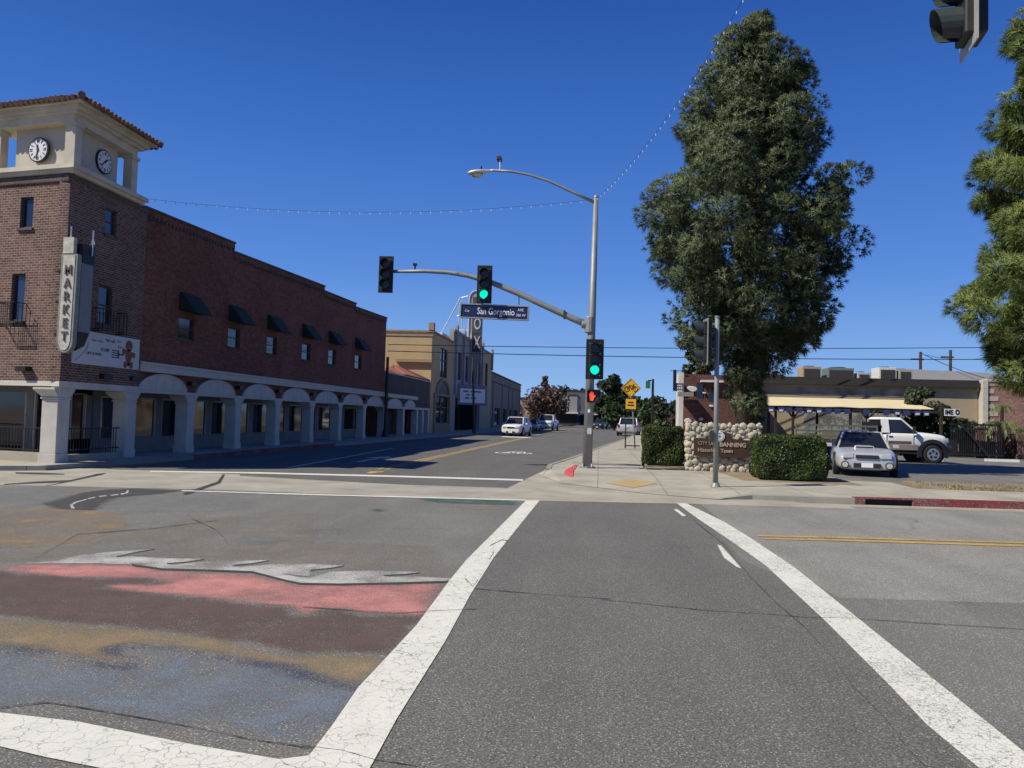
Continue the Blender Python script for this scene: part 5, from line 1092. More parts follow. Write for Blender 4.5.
MB().box(pc.x-.05, pc.x+.05, pc.y+.12, PB.y-.05, pc.z-.05, pc.z+.05).build('mount', GALV, pd)
# street name sign
sa, sb = T(461, 312), T(529, 312.5); zc_ = (T(461, 305.5).z+T(461, 318).z)/2; hh_ = .235; sc_ = thing('street_name_sign', ((sa+sb)/2), 'blue street name sign reading San Gorgonio hanging under the mast arm', 'sign')
ts = -.00; x0, x1 = sa.x, sb.x; xd = Vector((1, 0, -.03)).normalized(); ud = Vector((.03, 0, 1)); cc = Vector(((x0+x1)/2, YP-.1, (T(461, 312).z+T(529, 312.5).z)/2+.0)); hw_ = (x1-x0)/2
cc.z = (T(495, 306).z+T(495, 319).z)/2; hh_ = (T(495, 305.2).z-T(495, 319.4).z)/2
MB().obox(cc, xd, (0, 1, 0), ud, hw_-.03, .05, hh_-.03).build('sign_panel', SIGNBLUE, sc_)
m = MB()
for sz in (-1, 1): m.obox(cc+ud*sz*(hh_-.012), xd, (0, 1, 0), ud, hw_, .075, .018)
for sx in (-1, 1): m.obox(cc+xd*sx*(hw_-.012), xd, (0, 1, 0), ud, .018, .075, hh_-.031)
m.build('sign_frame', simple('sign_frame_grey', (.30, .31, .30), .5, .3), sc_)
yt = Vector((0, -.056, 0)); SW = simple('sign_lettering', (.75, .77, .78), .5)
text('lettering', 'San Gorgonio', .30, cc+yt-xd*(hw_*.50), xd, ud, SW, sc_, .004, 'LEFT', .002, .72)
text('lettering', 'AVE', .12, cc+yt+xd*(hw_*.68)+ud*.09, xd, ud, SW, sc_, .004, 'LEFT', 0, .9); text('lettering', '300 W', .12, cc+yt+xd*(hw_*.64)-ud*.08, xd, ud, SW, sc_, .004, 'LEFT', 0, .9)
text('lettering', 'City', .10, cc+yt-xd*(hw_*.86), xd, ud, SW, sc_, .004, 'LEFT', 0, .9)
for px in (519, 478):
    p = T(px, 305); q = T(px, 291 if px == 519 else 303); MB().tube([p, q], .016, 6).build('hanger', BLACKM, sc_)
# second pole with side-facing signal
P2 = Vector((2.80, 18.9, .12)); t2 = T(717.3, 318, 18.9)
s2 = thing('signal_post', P2, 'short galvanised post on the right corner carrying a side facing signal', 'traffic signal pole')
MB().tube([P2, P2+(t2-P2)*.5, t2], [.062, .057, .052], 14).build('post', GALV, s2, smooth=True); MB().tube([P2, P2+Vector((0, 0, .1))], [.12, .08], 12).build('base_collar', GALV, s2); MB().tube([t2, t2+Vector((0, 0, .05))], .062, 12).build('cap', GALV, s2)
p = T(712, 437, 18.9); MB().box(p.x-.07, p.x+.02, 18.75, 18.85, p.z-.12, p.z+.16).build('push_button', SIGGRN, s2, bevel=.01)
hc = T(705.5, 342, 18.9); s2h = signal_head('traffic_signal', hc+Vector((-.0, -.0, 0)), (-1, -.12, 0), False, 'dark traffic signal seen from its side on the short right corner post', frame=GALV, h=.98, pw=.5, ph=1.12)
for dz in (.42, -.42): MB().tube([hc+Vector((.12, 0, dz)), hc+Vector((.25, 0, dz))], .03, 6).build('mount', GALV, s2h)
# signal overhead, close to the camera, on its own mast arm
ho = at(969, -13, 7.6); hd = Vector((-1, .16, 0)).normalized()
nh = signal_head('traffic_signal', ho, hd, False, 'large nearby traffic signal seen from below at the top right corner of view', frame=simple('backplate_pale', (.40, .40, .38), .5, .2), h=1.06, pw=.56, ph=1.26)
npole = thing('near_signal_pole', (3.6, -2.5, 0), 'galvanised pole and arm holding the large overhead signal near the viewer', 'traffic signal pole')
bk = ho-hd*.2; zarm = ho.z+.62
MB().tube([(bk.x, bk.y, zarm), (bk.x+.1, 2, zarm-.1), (3.6, -2.5, zarm-.6)], [.06, .08, .11], 10).build('mast_arm', GALV, npole); MB().tube([(3.6, -2.5, 0), (3.6, -2.5, 9)], [.15, .09], 14).build('pole', GALV, npole)
MB().tube([ho-hd*.1+Vector((0, 0, .3)), Vector((bk.x, bk.y, zarm))], .03, 6).build('mount', GALV, nh)

# bicycle warning sign and its little frame
SP = on(635, 446.5, .12); SP = Vector((1.95, 41.5, .12)); tpt = at(631.5, 379, 41.5)
bsn = thing('warning_sign', SP, 'yellow diamond bicycle warning sign with small plate beneath on thin post', 'sign')
c = at(631, 388, 41.4); MB().tube([SP, Vector((c.x, 41.5, c.z+.3))], .035, 6).build('post', GALV, bsn)
r_ = (at(631, 378, 41.4).z-at(631, 398, 41.4).z)/2; yq = 41.40
m = MB(); m.extr([(c.x, yq, c.z-r_), (c.x+r_, yq, c.z), (c.x, yq, c.z+r_), (c.x-r_, yq, c.z)], (0, .02, 0)); m.build('diamond_plate', YSIGN, bsn)
m = MB(); m.tube([(c.x+x*r_*.9, yq-.006, c.z+z*r_*.9) for x, z in ((0, -1), (1, 0), (0, 1), (-1, 0), (0, -1))], .012, 4); m.build('plate_border', BLK, bsn)
m = MB()
for sx in (-1, 1): m.tube([(c.x+sx*.22+.13*math.cos(a*.4488), yq-.012, c.z-.05+.13*math.sin(a*.4488)) for a in range(15)], .016, 4)
m.tube([(c.x-.22, yq-.012, c.z-.05), (c.x-.08, yq-.012, c.z+.13), (c.x+.13, yq-.012, c.z+.13), (c.x, yq-.012, c.z-.07), (c.x-.08, yq-.012, c.z+.13), (c.x-.12, yq-.012, c.z+.18)], .018, 4); m.tube([(c.x+.22, yq-.012, c.z-.05), (c.x+.13, yq-.012, c.z+.13), (c.x+.10, yq-.012, c.z+.2), (c.x+.16, yq-.012, c.z+.2)], .018, 4); m.build('bicycle_symbol', BLK, bsn)
z1_, z0_ = at(631, 399, yq).z, at(631, 409, yq).z; m = MB(); m.box(c.x-.26, c.x+.28, yq, yq+.02, z0_, z1_); m.build('plaque', YSIGN, bsn)
m = MB(); m.box(c.x-.14, c.x+.14, yq-.008, yq-.001, (z0_+z1_)/2+.05, (z0_+z1_)/2+.12); m.box(c.x-.17, c.x+.17, yq-.008, yq-.001, (z0_+z1_)/2-.10, (z0_+z1_)/2-.03); m.build('plaque_text', BLK, bsn)
q = Vector((1.45, 41.2, .12)); t = thing('guard_rail', q, 'small dark metal hoop frame on sidewalk beside the bicycle sign post', 'railing')
MB().tube([(1.42, 41.2, .12), (1.42, 41.2, 1.55)], .035, 6).build('upright', BLACKM, t); MB().tube([(1.42, 41.2, .3), (2.2, 41.6, .3)], .03, 6).build('crossbar', BLACKM, t)
slab('pavement', [(1.0, 40.2), (2.6, 40.2), (2.7, 43.2), (1.1, 43.2)], .05, .16, CONC_A)
# dark lamp post in front of the arcade
b = on(385, 437, .12); lp = thing('street_lamp', (b.x, b.y, .12), 'slim dark pole on the kerb before the end of the brick building', 'street lamp')
Yl = b.y; z_t = at(386.5, 357, Yl).z; MB().tube([b, Vector((b.x, Yl, z_t))], [.13, .09], 8).build('pole', BLACKM, lp); MB().tube([b, b+Vector((0, 0, .5))], [.22, .15], 8).build('base', BLACKM, lp)
b = on(474, 433, .12); lp = thing('street_lamp', (b.x, b.y, .12), 'tall slim grey pole standing in front of the theatre marquee', 'street lamp')
MB().tube([b, at(473, 356, b.y)], [.12, .08], 8).build('pole', FRAMEM, lp); MB().tube([b, b+Vector((0, 0, .6))], [.2, .14], 8).build('base', FRAMEM, lp)
b = Vector((4.6, 62, .12)); b = at(652, 430, 62); lp = thing('street_lamp', (b.x, 62, .12), 'dark street lamp with green banner lantern on right sidewalk behind hedge', 'street lamp')
MB().tube([(b.x, 62, .12), (b.x, 62, at(652, 379, 62).z)], [.12, .09], 8).build('pole', BLACKM, lp); MB().tube([at(651.5, 380.5, 62), at(648, 380.5, 62)], .05, 6).build('arm', BLACKM, lp)
p = at(648, 384.5, 62); m = MB(); m.box(p.x-.17, p.x+.17, 61.8, 62.2, p.z-.3, p.z+.28); m.build('lantern', simple('green_lantern', (.03, .14, .09), .5), lp)
# ================================================================ STONE SIGN, HEDGES
SY = 25.45
sw = thing('stone_sign_wall', (4.2, SY, .1), 'river stone wall with carved wooden city sign between the two clipped hedges', 'stone wall')
xl, xr_ = at(686, 445, SY-.3).x, at(763, 445, SY-.3).x; zt = at(720, 423.5, SY-.3).z
MB().box(xl+.08, xr_-.08, SY-.22, SY+.28, .08, zt-.08).build('mortar_core', MORTAR, sw)
def lump(mb, c, r, flat=(1, 1, 1)):
    u_, v_ = 8, 6; k = len(mb.v); ph = [random.uniform(0, 6) for _ in range(4)]
    for i in range(v_+1):
        th_ = PI*i/v_
        for j_ in range(u_):
            a = 2*PI*j_/u_; w = 1+.14*math.sin(2*a+ph[0])*math.sin(th_)+.1*math.sin(3*a+ph[1])+.08*math.cos(2*th_+ph[2])
            mb.v.append((c[0]+r*w*flat[0]*math.sin(th_)*math.cos(a), c[1]+r*w*flat[1]*math.cos(th_), c[2]+r*w*flat[2]*math.sin(th_)*math.sin(a)))
    for i in range(v_):
        for j_ in range(u_): mb.f.append((k+i*u_+j_, k+i*u_+(j_+1) % u_, k+(i+1)*u_+(j_+1) % u_, k+(i+1)*u_+j_))
mb = MB(); ps = []
for tries in range(16000):          # rounded stones packed by dart throwing, big ones first
    r = .11 if tries < 300 else (.085 if tries < 3000 else (.065 if tries < 9000 else .045)); x = random.uniform(xl+.06, xr_-.06); z = random.uniform(.12, zt-.04)
    if all((x-a)**2+(z-b)**2 > ((r+c)*.86)**2 for a, b, c in ps): ps.append((x, z, r))
for x, z, r in ps: lump(mb, (x, SY-.21, z), r*1.13, (1.0, .42, random.uniform(.85, 1.0)))
for sx, xe in ((-1, xl+.07), (1, xr_-.07)):
    qs = []
    for tries in range(800):
        r = .13 if tries < 200 else .09; y = random.uniform(SY-.15, SY+.25); z = random.uniform(.12, zt-.05)
        if all((y-a)**2+(z-b)**2 > ((r+c)*.93)**2 for a, b, c in qs): qs.append((y, z, r))
    for y, z, r in qs: lump(mb, (xe, y, z), r, (.6, 1, .95))
x = xl+.1
while x < xr_-.05:
    r = random.uniform(.07, .10)
    for y in (SY-.16, SY+.0, SY+.18): lump(mb, (x+random.uniform(-.03, .03), y, zt-.08), r, (1.05, 1, .6))
    x += r*1.9
mb.build('stonework', RIVER, sw, smooth=True)
YS = SY-.36
ax0, ax1 = at(694, 445, YS).x, at(749, 445, YS).x; az1, az0 = at(700, 438, YS).z, at(720, 456.5, YS).z
m = MB(); n = 12; tp = [(ax0, YS, az0), (ax1, YS, az0-.02), (ax1, YS, az1-.03), (at(733, 437, YS).x, YS, az1)]+[(at(722, 437, YS).x+.34*math.cos(PI*i/8), YS, az1+.01+.22*math.sin(PI*i/8)) for i in range(1, 8)]+[(at(710, 437, YS).x, YS, az1), (ax0, YS, az1-.0)]
m.extr(tp, (0, .07, 0)); m.build('wooden_board', WOOD, sw)
LET = simple('cream_letter', (.42, .35, .26), .7)
zl = at(700, 443.5, YS).z; text('lettering', 'CITY OF', .15, (ax0+.12, YS-.012, zl+.01), (1, 0, 0), (0, 0, 1), simple('worn_letter', (.30, .22, .16), .8), sw, .012, 'LEFT', .002, .9)
text('lettering', 'BANNING', .19, (at(719.5, 444, YS).x, YS-.012, zl-.02), (1, 0, 0), (0, 0, 1), LET, sw, .012, 'LEFT', .004, .95)
text('lettering', 'Historic', .17, (ax0+.12, YS-.012, at(700, 450, YS).z), (1, 0, 0), (0, 0, 1), LET, sw, .012, 'LEFT', .002, .95); text('lettering', 'Town', .17, (at(720.5, 450, YS).x, YS-.012, at(722, 451, YS).z), (1, 0, 0), (0, 0, 1), LET, sw, .012, 'LEFT', .002, .95)
p = at(719.5, 436.5, YS); m = MB(); m.disc((p.x, YS-.006, p.z), (0, -1, 0), .155, .02, 28); em = m.build('round_emblem', SIGNW, sw)
m = MB(); m.tube([(p.x+.115*math.cos(2*PI*i/20), YS-.03, p.z+.115*math.sin(2*PI*i/20)) for i in range(21)], .008, 4); m.obox((p.x, YS-.03, p.z), (1, 0, 0), (0, 1, 0), (0, 0, 1), .012, .004, .08); m.obox((p.x, YS-.03, p.z), (1, 0, 0), (0, 1, 0), (0, 0, 1), .06, .004, .012); m.build('emblem_drawing', simple('emblem_grey', (.2, .2, .2), .7), em)
def hedge(name, x0, x1, y0, y1, z0, z1, n, label):
    t = thing(name, ((x0+x1)/2, (y0+y1)/2, z0), label, 'hedge', None)
    c = np.array([(x0+x1)/2, (y0+y1)/2, (z0+z1)/2]); h = np.array([(x1-x0)/2, (y1-y0)/2, (z1-z0)/2])
    MB().box(x0+.17, x1-.17, y0+.17, y1-.17, z0, z1-.17).build('inner_twigs', simple('hedge_twigs', (.028, .03, .014), .95, var=.4, vscale=9), t)
    p = rng.uniform(-1, 1, (n, 3)); ax = rng.integers(0, 3, n); sg_ = np.where(rng.random(n) < .5, -1, 1); ax = np.where((ax == 2), 2, ax)
    sg_ = np.where(ax == 2, 1, sg_); nr = np.zeros((n, 3)); nr[np.arange(n), ax] = sg_; p[np.arange(n), ax] = sg_
    e = unit(p**5); cr = np.maximum(np.abs(p*h)-(h-.22), 0); crn = np.linalg.norm(cr, axis=1, keepdims=True); pp = np.sign(p)*(np.abs(p*h)-np.maximum(crn-.22, 0)*cr/np.maximum(crn, 1e-6)*1.0)
    bumpv = .07*np.sin(pp[:, :1]*5+1)*np.cos(pp[:, 2:]*6+pp[:, 1:2]*4); pp = pp+nr*(bumpv-np.abs(rng.normal(0, .07, (n, 1))))
    V, Fc = leaves(c+pp, nr, .029, .8, .6); np_mesh('leaves', V, Fc, HEDGE, t)
    nt_ = 40; return t
hx0, hx1 = at(644, 440, 27.2).x, at(684.5, 440, 27.2).x; zh = at(664, 426.5, 27.2).z
hedge('clipped_hedge', hx0, hx1, 27.2, 28.6, .08, zh, 42000, 'dense dark green boxy hedge left of the river stone wall')
hx0, hx1 = at(750, 455, 23.3).x, at(830, 455, 22).x; zh = at(790, 437, 22).z
hedge('clipped_hedge', hx0, hx1, 22.0, 23.5, .08, zh, 66000, 'wide clipped green hedge in front of the stone wall beside silver car')
# grass tufts in the strip
n = 6000; x = rng.uniform(9, 24, n); y = rng.uniform(0, 1, n)**1.3*2.6+20.9+(x-9)*.085; cl = np.sin(x*1.7)*np.cos(y*2.3+x)+rng.normal(0, .5, n); k = cl > -.1; x, y = x[k], y[k]; n = len(x)
a = rng.uniform(0, 2*PI, n); w = .012; hgt = rng.uniform(.02, .07, n); b0 = np.stack([x-w*np.cos(a), y-w*np.sin(a), np.full(n, .1)], 1); b1 = np.stack([x+w*np.cos(a), y+w*np.sin(a), np.full(n, .1)], 1); tp_ = np.stack([x+rng.normal(0, .03, n), y+rng.normal(0, .03, n), .1+hgt], 1)
g_ = np_mesh('grass', np.stack([b0, b1, tp_], 1).reshape(-1, 3), np.arange(3*n).reshape(n, 3), GRASSM, off=(0, 0, 0)); g_['kind'] = 'stuff'
# ================================================================ TREES
def needles(cen, dirs, nper, length, width, droop=.25):
    """tufts of long needles: each tuft fans out from its centre around dirs"""
    n = len(cen); c = np.repeat(cen, nper, 0); d = np.repeat(dirs, nper, 0)
    v = unit(d*1.0+rng.normal(0, .55, (n*nper, 3))); L = length*rng.uniform(.6, 1.15, (n*nper, 1))
    sd = unit(np.cross(v, rng.normal(0, 1, (n*nper, 3)))); mid = c+v*L*.6; tip = c+v*L; tip[:, 2] -= droop*L[:, 0]
    w = width*rng.uniform(.7, 1.2, (n*nper, 1))
    V = np.stack([c-sd*w*.5, c+sd*w*.5, mid+sd*w*.5, tip, mid-sd*w*.5], 1)
    i = np.arange(n*nper)*5
    return V.reshape(-1, 3), np.concatenate([np.stack([i, i+1, i+2, i+4], 1)], 0), np.stack([i+4, i+2, i+3], 1)
def pine(name, base, height, prof, label, mat, nbr=170, tuft=36, nper=16, length=.36, width=.020, h0=2.0, seed=1, lobe=.8, cat='pine tree', lean=0, tr=.55):
    """prof: list of (height, reach to the left, reach to the right)"""
    global rng; rng = np.random.default_rng(seed); rnd = random.Random(seed)
    base = Vector(base); t = thing(name, base, label, cat)
    tipx = lean; MB().tube([base, base+Vector((tipx*.2, 0, height*.3)), base+Vector((tipx*.6, 0, height*.65)), base+Vector((tipx, 0, height*.97))], [tr, tr*.72, tr*.38, .05], 12).build('trunk', BARK, t, smooth=True)
    hs = [p[0] for p in prof]; br = MB(); LC = []; LD = []; LR = []
    for i in range(nbr):
        f = (i+.5)/nbr; z = h0+(height*.99-h0)*(f**.92); az = i*2.39996+rnd.uniform(-.3, .3)
        l_ = np.interp(z, hs, [p[1] for p in prof]); r_ = np.interp(z, hs, [p[2] for p in prof]); k = (math.cos(az)+1)/2
        reach = (l_*(1-k)+r_*k)*(rnd.uniform(.55, .95) if rnd.random() < .35 else rnd.uniform(.9, 1.02))
        bx = tipx*max(0, z/height)**1.2; z0 = max(1.6, z-reach*.35)
        d = Vector((math.cos(az), math.sin(az), 0)); p0 = base+Vector((tipx*(z0/height)**1.2, 0, z0)); p2 = base+Vector((bx, 0, z))+d*reach; p1 = p0.lerp(p2, .55)+Vector((0, 0, -.12*reach))
        if i % 2 == 0: br.tube([p0, p1, p2], [.03+.018*reach, .02+.01*reach, .012], 5, cap=False)
        nl = max(1, int(reach/(lobe*.85)+.6))
        for j_ in range(nl):
            q = (j_+1)/nl; q = .40+.60*q if nl > 1 else .8
            if nl > 2 and j_ < nl-2 and rnd.random() < .75: continue
            c = p0*(1-q)**2+p1*2*q*(1-q)+p2*q*q; jit = lobe*.35
            c = c+Vector((rnd.gauss(0, jit*.8), rnd.gauss(0, jit*.8), rnd.gauss(0, jit*.6))) if q < .95 else c-d*lobe*.55
            LC.append(c); LD.append(d); LR.append(min(lobe*rnd.uniform(.6, 1.25), reach*.55+.22))
    br.build('limbs', BARK, t)
    LC = np.array([tuple(c) for c in LC]); LD = np.array([tuple(c) for c in LD]); LR = np.array(LR)[:, None]
    nl = len(LC); cc = np.repeat(LC, tuft, 0); dd = np.repeat(LD, tuft, 0); rr = np.repeat(LR, tuft, 0)
    u = unit(rng.normal(0, 1, (nl*tuft, 3))); rad = rr*rng.uniform(.5, 1, (nl*tuft, 1))**.5
    P_ = cc+u*rad*np.array([1, 1, .72]); dirs = unit(u*.95+dd*.35+np.array([0, 0, .35]))
    V, F4, F3 = needles(P_, dirs, nper, length, width)
    # shading normals follow the clump a needle belongs to, faces wound to agree with them
    nn = unit(np.repeat(u, nper, 0)*.9+np.repeat(dd, nper, 0)*.25+np.array([0, 0, .30])+rng.normal(0, .28, (len(u)*nper, 3)))
    g_n = np.cross(V[F4[:, 1]]-V[F4[:, 0]], V[F4[:, 2]]-V[F4[:, 0]]); fl = (g_n*nn).sum(1) < 0
    F4[fl] = F4[fl][:, ::-1]; F3[fl] = F3[fl][:, ::-1]; VN = np.repeat(nn, 5, 0)
    me = bpy.data.meshes.new('crown'); off = np.array(base, dtype=np.float32); V = V.astype(np.float32)-off
    n4, n3 = len(F4), len(F3); me.vertices.add(len(V)); me.vertices.foreach_set('co', V.ravel()); li = np.concatenate([F4.ravel(), F3.ravel()]).astype(np.int32)
    me.loops.add(len(li)); me.loops.foreach_set('vertex_index', li); me.polygons.add(n4+n3)
    me.polygons.foreach_set('loop_start', np.concatenate([np.arange(n4)*4, n4*4+np.arange(n3)*3]).astype(np.int32)); me.update(calc_edges=True); me.polygons.foreach_set('use_smooth', np.ones(n4+n3, dtype=bool)); me.normals_split_custom_set_from_vertices(VN.astype(np.float32)); me.materials.append(mat)
    o = bpy.data.objects.new('crown', me); COL.objects.link(o); o.parent = t
    return t
TY = 29.6; tb_ = at(745, 452, TY); s_ = TY/770*1.0
def px2r(px): return (px-745)*TY/770
PT = [(412, 24, 26), (395, 20, 32), (372, 17, 26), (352, 20, 30), (346, 24, 70), (336, 46, 92), (322, 62, 103), (308, 88, 104), (300, 92, 96), (288, 90, 90), (262, 104, 106), (238, 117, 114), (205, 112, 121), (182, 104, 113), (172, 98, 82), (164, 70, 82), (140, 77, 90), (125, 74, 92), (115, 70, 66), (100, 62, 66), (78, 56, 80), (66, 44, 74), (58, 34, 36), (45, 26, 30), (32, 16, 18), (22, 8, 10), (14, 3, 5)]
zt_ = lambda py: at(745, py, TY).z
pine('pine_tree', (tb_.x, TY, 0), zt_(22), [(zt_(y), max(.3, l*TY/770*.97-.22), max(.3, r*TY/770*.92-.75)) for y, l, r in PT], 'tall broad dark green pine rising behind the stone sign wall', NEEDLE, nbr=150, tuft=92, nper=17, length=.24, width=.016, h0=zt_(412), seed=4, lobe=.80, lean=.1, tr=.42)
TX, TY2 = at(1088, 420, 25).x, 25
zt2 = lambda py: at(1024, py, TY2).z; k2 = TY2/770
PR = [(398, 80, 90), (370, 92, 90), (345, 98, 100), (325, 132, 120), (300, 128, 130), (280, 138, 130), (262, 124, 130), (245, 112, 130), (225, 96, 130), (205, 120, 130), (185, 128, 130), (165, 122, 130), (140, 104, 130), (120, 92, 125), (100, 80, 120), (80, 96, 110), (40, 84, 100), (0, 66, 90), (-60, 50, 60), (-110, 20, 20)]
pine('pine_tree', (TX, TY2, 0), zt2(-120), [(zt2(y), l*k2-.85, r*k2-.4) for y, l, r in PR], 'bright yellow green long needled pine reaching in from the right edge', NEEDLE2, nbr=125, tuft=84, nper=22, length=.30, width=.013, h0=zt2(398), seed=9, lobe=.62, tr=.35)
def leafy(name, base, h, w, label, mat, n=1500, leaf=.18, shape=1.0, trunk=.16, cat='tree', seed=1, lobes=26, crown0=.3, conif=False):
    global rng; rng = np.random.default_rng(seed); base = Vector(base); t = thing(name, base, label, cat)
    MB().tube([base, base+Vector((w*.02, 0, h*.45)), base+Vector((0, 0, h*.85))], [trunk, trunk*.7, trunk*.2], 8).build('trunk', BARK, t)
    lz = rng.uniform(crown0, 1, lobes); 
    rad = w/2*((1.05-lz)/(1-crown0) if conif else np.sqrt(np.clip(1-((lz-crown0)/(1-crown0)*1.7-.75)**2*.9, .05, 1)))
    a = rng.uniform(0, 2*PI, lobes); q = rng.uniform(.25, .85, lobes)*rad
    C_ = np.stack([np.cos(a)*q, np.sin(a)*q, lz*h*.93], 1)+np.array(base); lr = w*(.16 if lobes > 20 else .22)*rng.uniform(.7, 1.3, lobes)*(np.clip(1.3-lz, .3, 1) if conif else 1)
    idx = rng.integers(0, lobes, n); u = unit(rng.normal(0, 1, (n, 3))); P_ = C_[idx]+u*(lr[idx][:, None])*rng.uniform(.5, 1.05, (n, 1))*np.array([1, 1, .8])
    V, Fc = leaves(P_, unit(u+np.array([0, 0, .4])), leaf, .7, .6); np_mesh('crown', V, Fc, mat, t)
    br = MB()
    for i in range(min(lobes, 9)): br.tube([base+Vector((0, 0, h*.3)), Vector(tuple(C_[i]))], [trunk*.4, .02], 5, cap=False)
    br.build('limbs', BARK, t); return t
def tr(px, ptop, Y, wpx, *a, **k):
    b = at(px, 430, Y); return leafy(k.pop('name', 'tree'), (b.x, Y, 0), at(px, ptop, Y).z, wpx*Y/770, *a, **k)
tr(545, 388, 150, 60, 'reddish brown leafed street tree standing before the pink shop', LEAFR, name='red_leaved_tree', n=3000, leaf=.36, lobes=30, crown0=.34, seed=3, trunk=.4)
tr(544, 374, 152, 24, 'slim pointed upper reddish tree rising above the round reddish one', LEAFR, name='red_leaved_tree', n=1500, leaf=.36, lobes=20, crown0=.3, seed=5, conif=True)
tr(610, 376, 150, 34, 'large dark rounded pine right of the signal pole down the street', LEAFD, name='pine_tree', n=5200, leaf=.5, lobes=40, crown0=.12, seed=6, cat='pine tree', conif=False, trunk=.5)
tr(622, 394, 175, 16, 'dark conifer directly behind the large rounded pine down street', LEAFD, name='pine_tree', n=1500, leaf=.5, lobes=14, seed=7, cat='pine tree')
tr(614, 404, 120, 30, 'grey green street tree low under the large rounded pine', LEAFG, n=1900, leaf=.35, seed=8, crown0=.35)
tr(634, 405, 130, 26, 'grey green street tree just behind the bicycle warning sign', LEAFG, n=1700, leaf=.35, seed=9, crown0=.3)
tr(645, 396, 115, 14, 'narrow pointed green conifer between warning sign and banner lamp', LEAFG, name='conifer_tree', n=1300, leaf=.3, seed=10, conif=True, crown0=.1)
tr(648, 404, 100, 26, 'green street tree immediately left of the banner lamp post', LEAFG, n=1700, leaf=.3, seed=11, crown0=.3)
tr(664, 403, 95, 26, 'dark olive tree right of the banner lamp above hedge', LEAFD, n=1900, leaf=.3, seed=12, crown0=.25)
tr(678, 401, 140, 24, 'distant olive green tree at the left side of white wall', LEAFG, n=1300, leaf=.4, seed=13, crown0=.25)
tr(672, 412, 60, 12, 'small bare tan twiggy tree close to the white side wall', LEAFR, n=260, leaf=.12, seed=14, crown0=.45, trunk=.06)
tr(700, 326, 62, 44, 'magnolia like tree with brownish leaves half hidden behind the big pine', LEAFV, name='broadleaf_tree', n=6500, leaf=.16, seed=15, crown0=.58, lobes=30, trunk=.18)
for i, (px, py, Y, w_) in enumerate(((496, 374, 148, 10), (566, 389, 260, 30), (580, 391, 300, 30), (598, 391, 320, 26), (634, 399, 330, 34), (655, 400, 300, 34), (560, 392, 330, 40), (690, 402, 300, 40))):
    places = ('behind the plain grey brown building roof', 'over the pale pink shop roofs', 'above tall grey shop block', 'behind the dark grey block', 'beyond street end under warning sign', 'beyond street end near banner lamp', 'far behind the reddish tree', 'far behind the white side wall')
    tr(px, py, Y, w_, 'dark far off tree crown '+places[i], LEAFD, n=1100, leaf=.9 if Y > 200 else .4, seed=30+i, crown0=.1, lobes=18, trunk=.3)
# climbing and drooping plants by the patio
tr(922, 388, 50.5, 46, 'dark leafy bush growing against the beige wall behind truck', LEAFD, name='wall_bush', n=5200, leaf=.11, seed=50, crown0=.15, cat='bush')
tr(940, 402, 49.5, 30, 'dense dark shrub directly behind the white IME board', LEAFD, name='wall_bush', n=3600, leaf=.10, seed=51, crown0=.1, cat='bush')
tr(965, 419, 49.2, 34, 'green creeper mound over the black iron gate', LEAFG, name='creeper', n=2600, leaf=.09, seed=52, crown0=.5, cat='plant')
tr(1008, 436, 48.9, 30, 'low brownish shrub behind the rusty bar fence', LEAFR, name='shrub', n=1600, leaf=.08, seed=53, crown0=.05, cat='bush')
def palm(px, ptop, Y, nf, L, label, seed):
    b = at(px, 430, Y); zt_ = at(px, ptop, Y).z; t = thing('palm', (b.x, Y, 0), label, 'palm'); rd = random.Random(seed)
    MB().tube([(b.x, Y, 0), (b.x, Y, zt_-.5)], [.12, .09], 7).build('trunk', BARK, t); m = MB()
    for i in range(nf):
        a = 2*PI*i/nf+rd.uniform(-.2, .2); pts = []
        for k in range(7): q = k/6; pts.append(Vector((b.x+math.cos(a)*L*q, Y+math.sin(a)*L*q, zt_-.5+L*(.75*q-1.25*q*q)*rd.uniform(.9, 1.1))))
        for k in range(6):
            d = (pts[k+1]-pts[k]); s = Vector((-math.sin(a), math.cos(a), 0))
            for e_ in range(3):
                c = pts[k]+d*(e_/3)
                for sg_ in (-1, 1): q1 = c+s*sg_*.32*(1-.1*k)+d*.6+Vector((0, 0, -.16)); m.add([c, c+d*.25, q1], [(0, 1, 2)])
    m.build('fronds', NEEDLE2, t); return t
palm(1000, 415, 48.2, 13, 1.35, 'drooping green palm before the orange brick wing', 5)
palm(1002, 398, 49.5, 9, .7, 'small upright yellowish palm top against orange brick wing', 8)
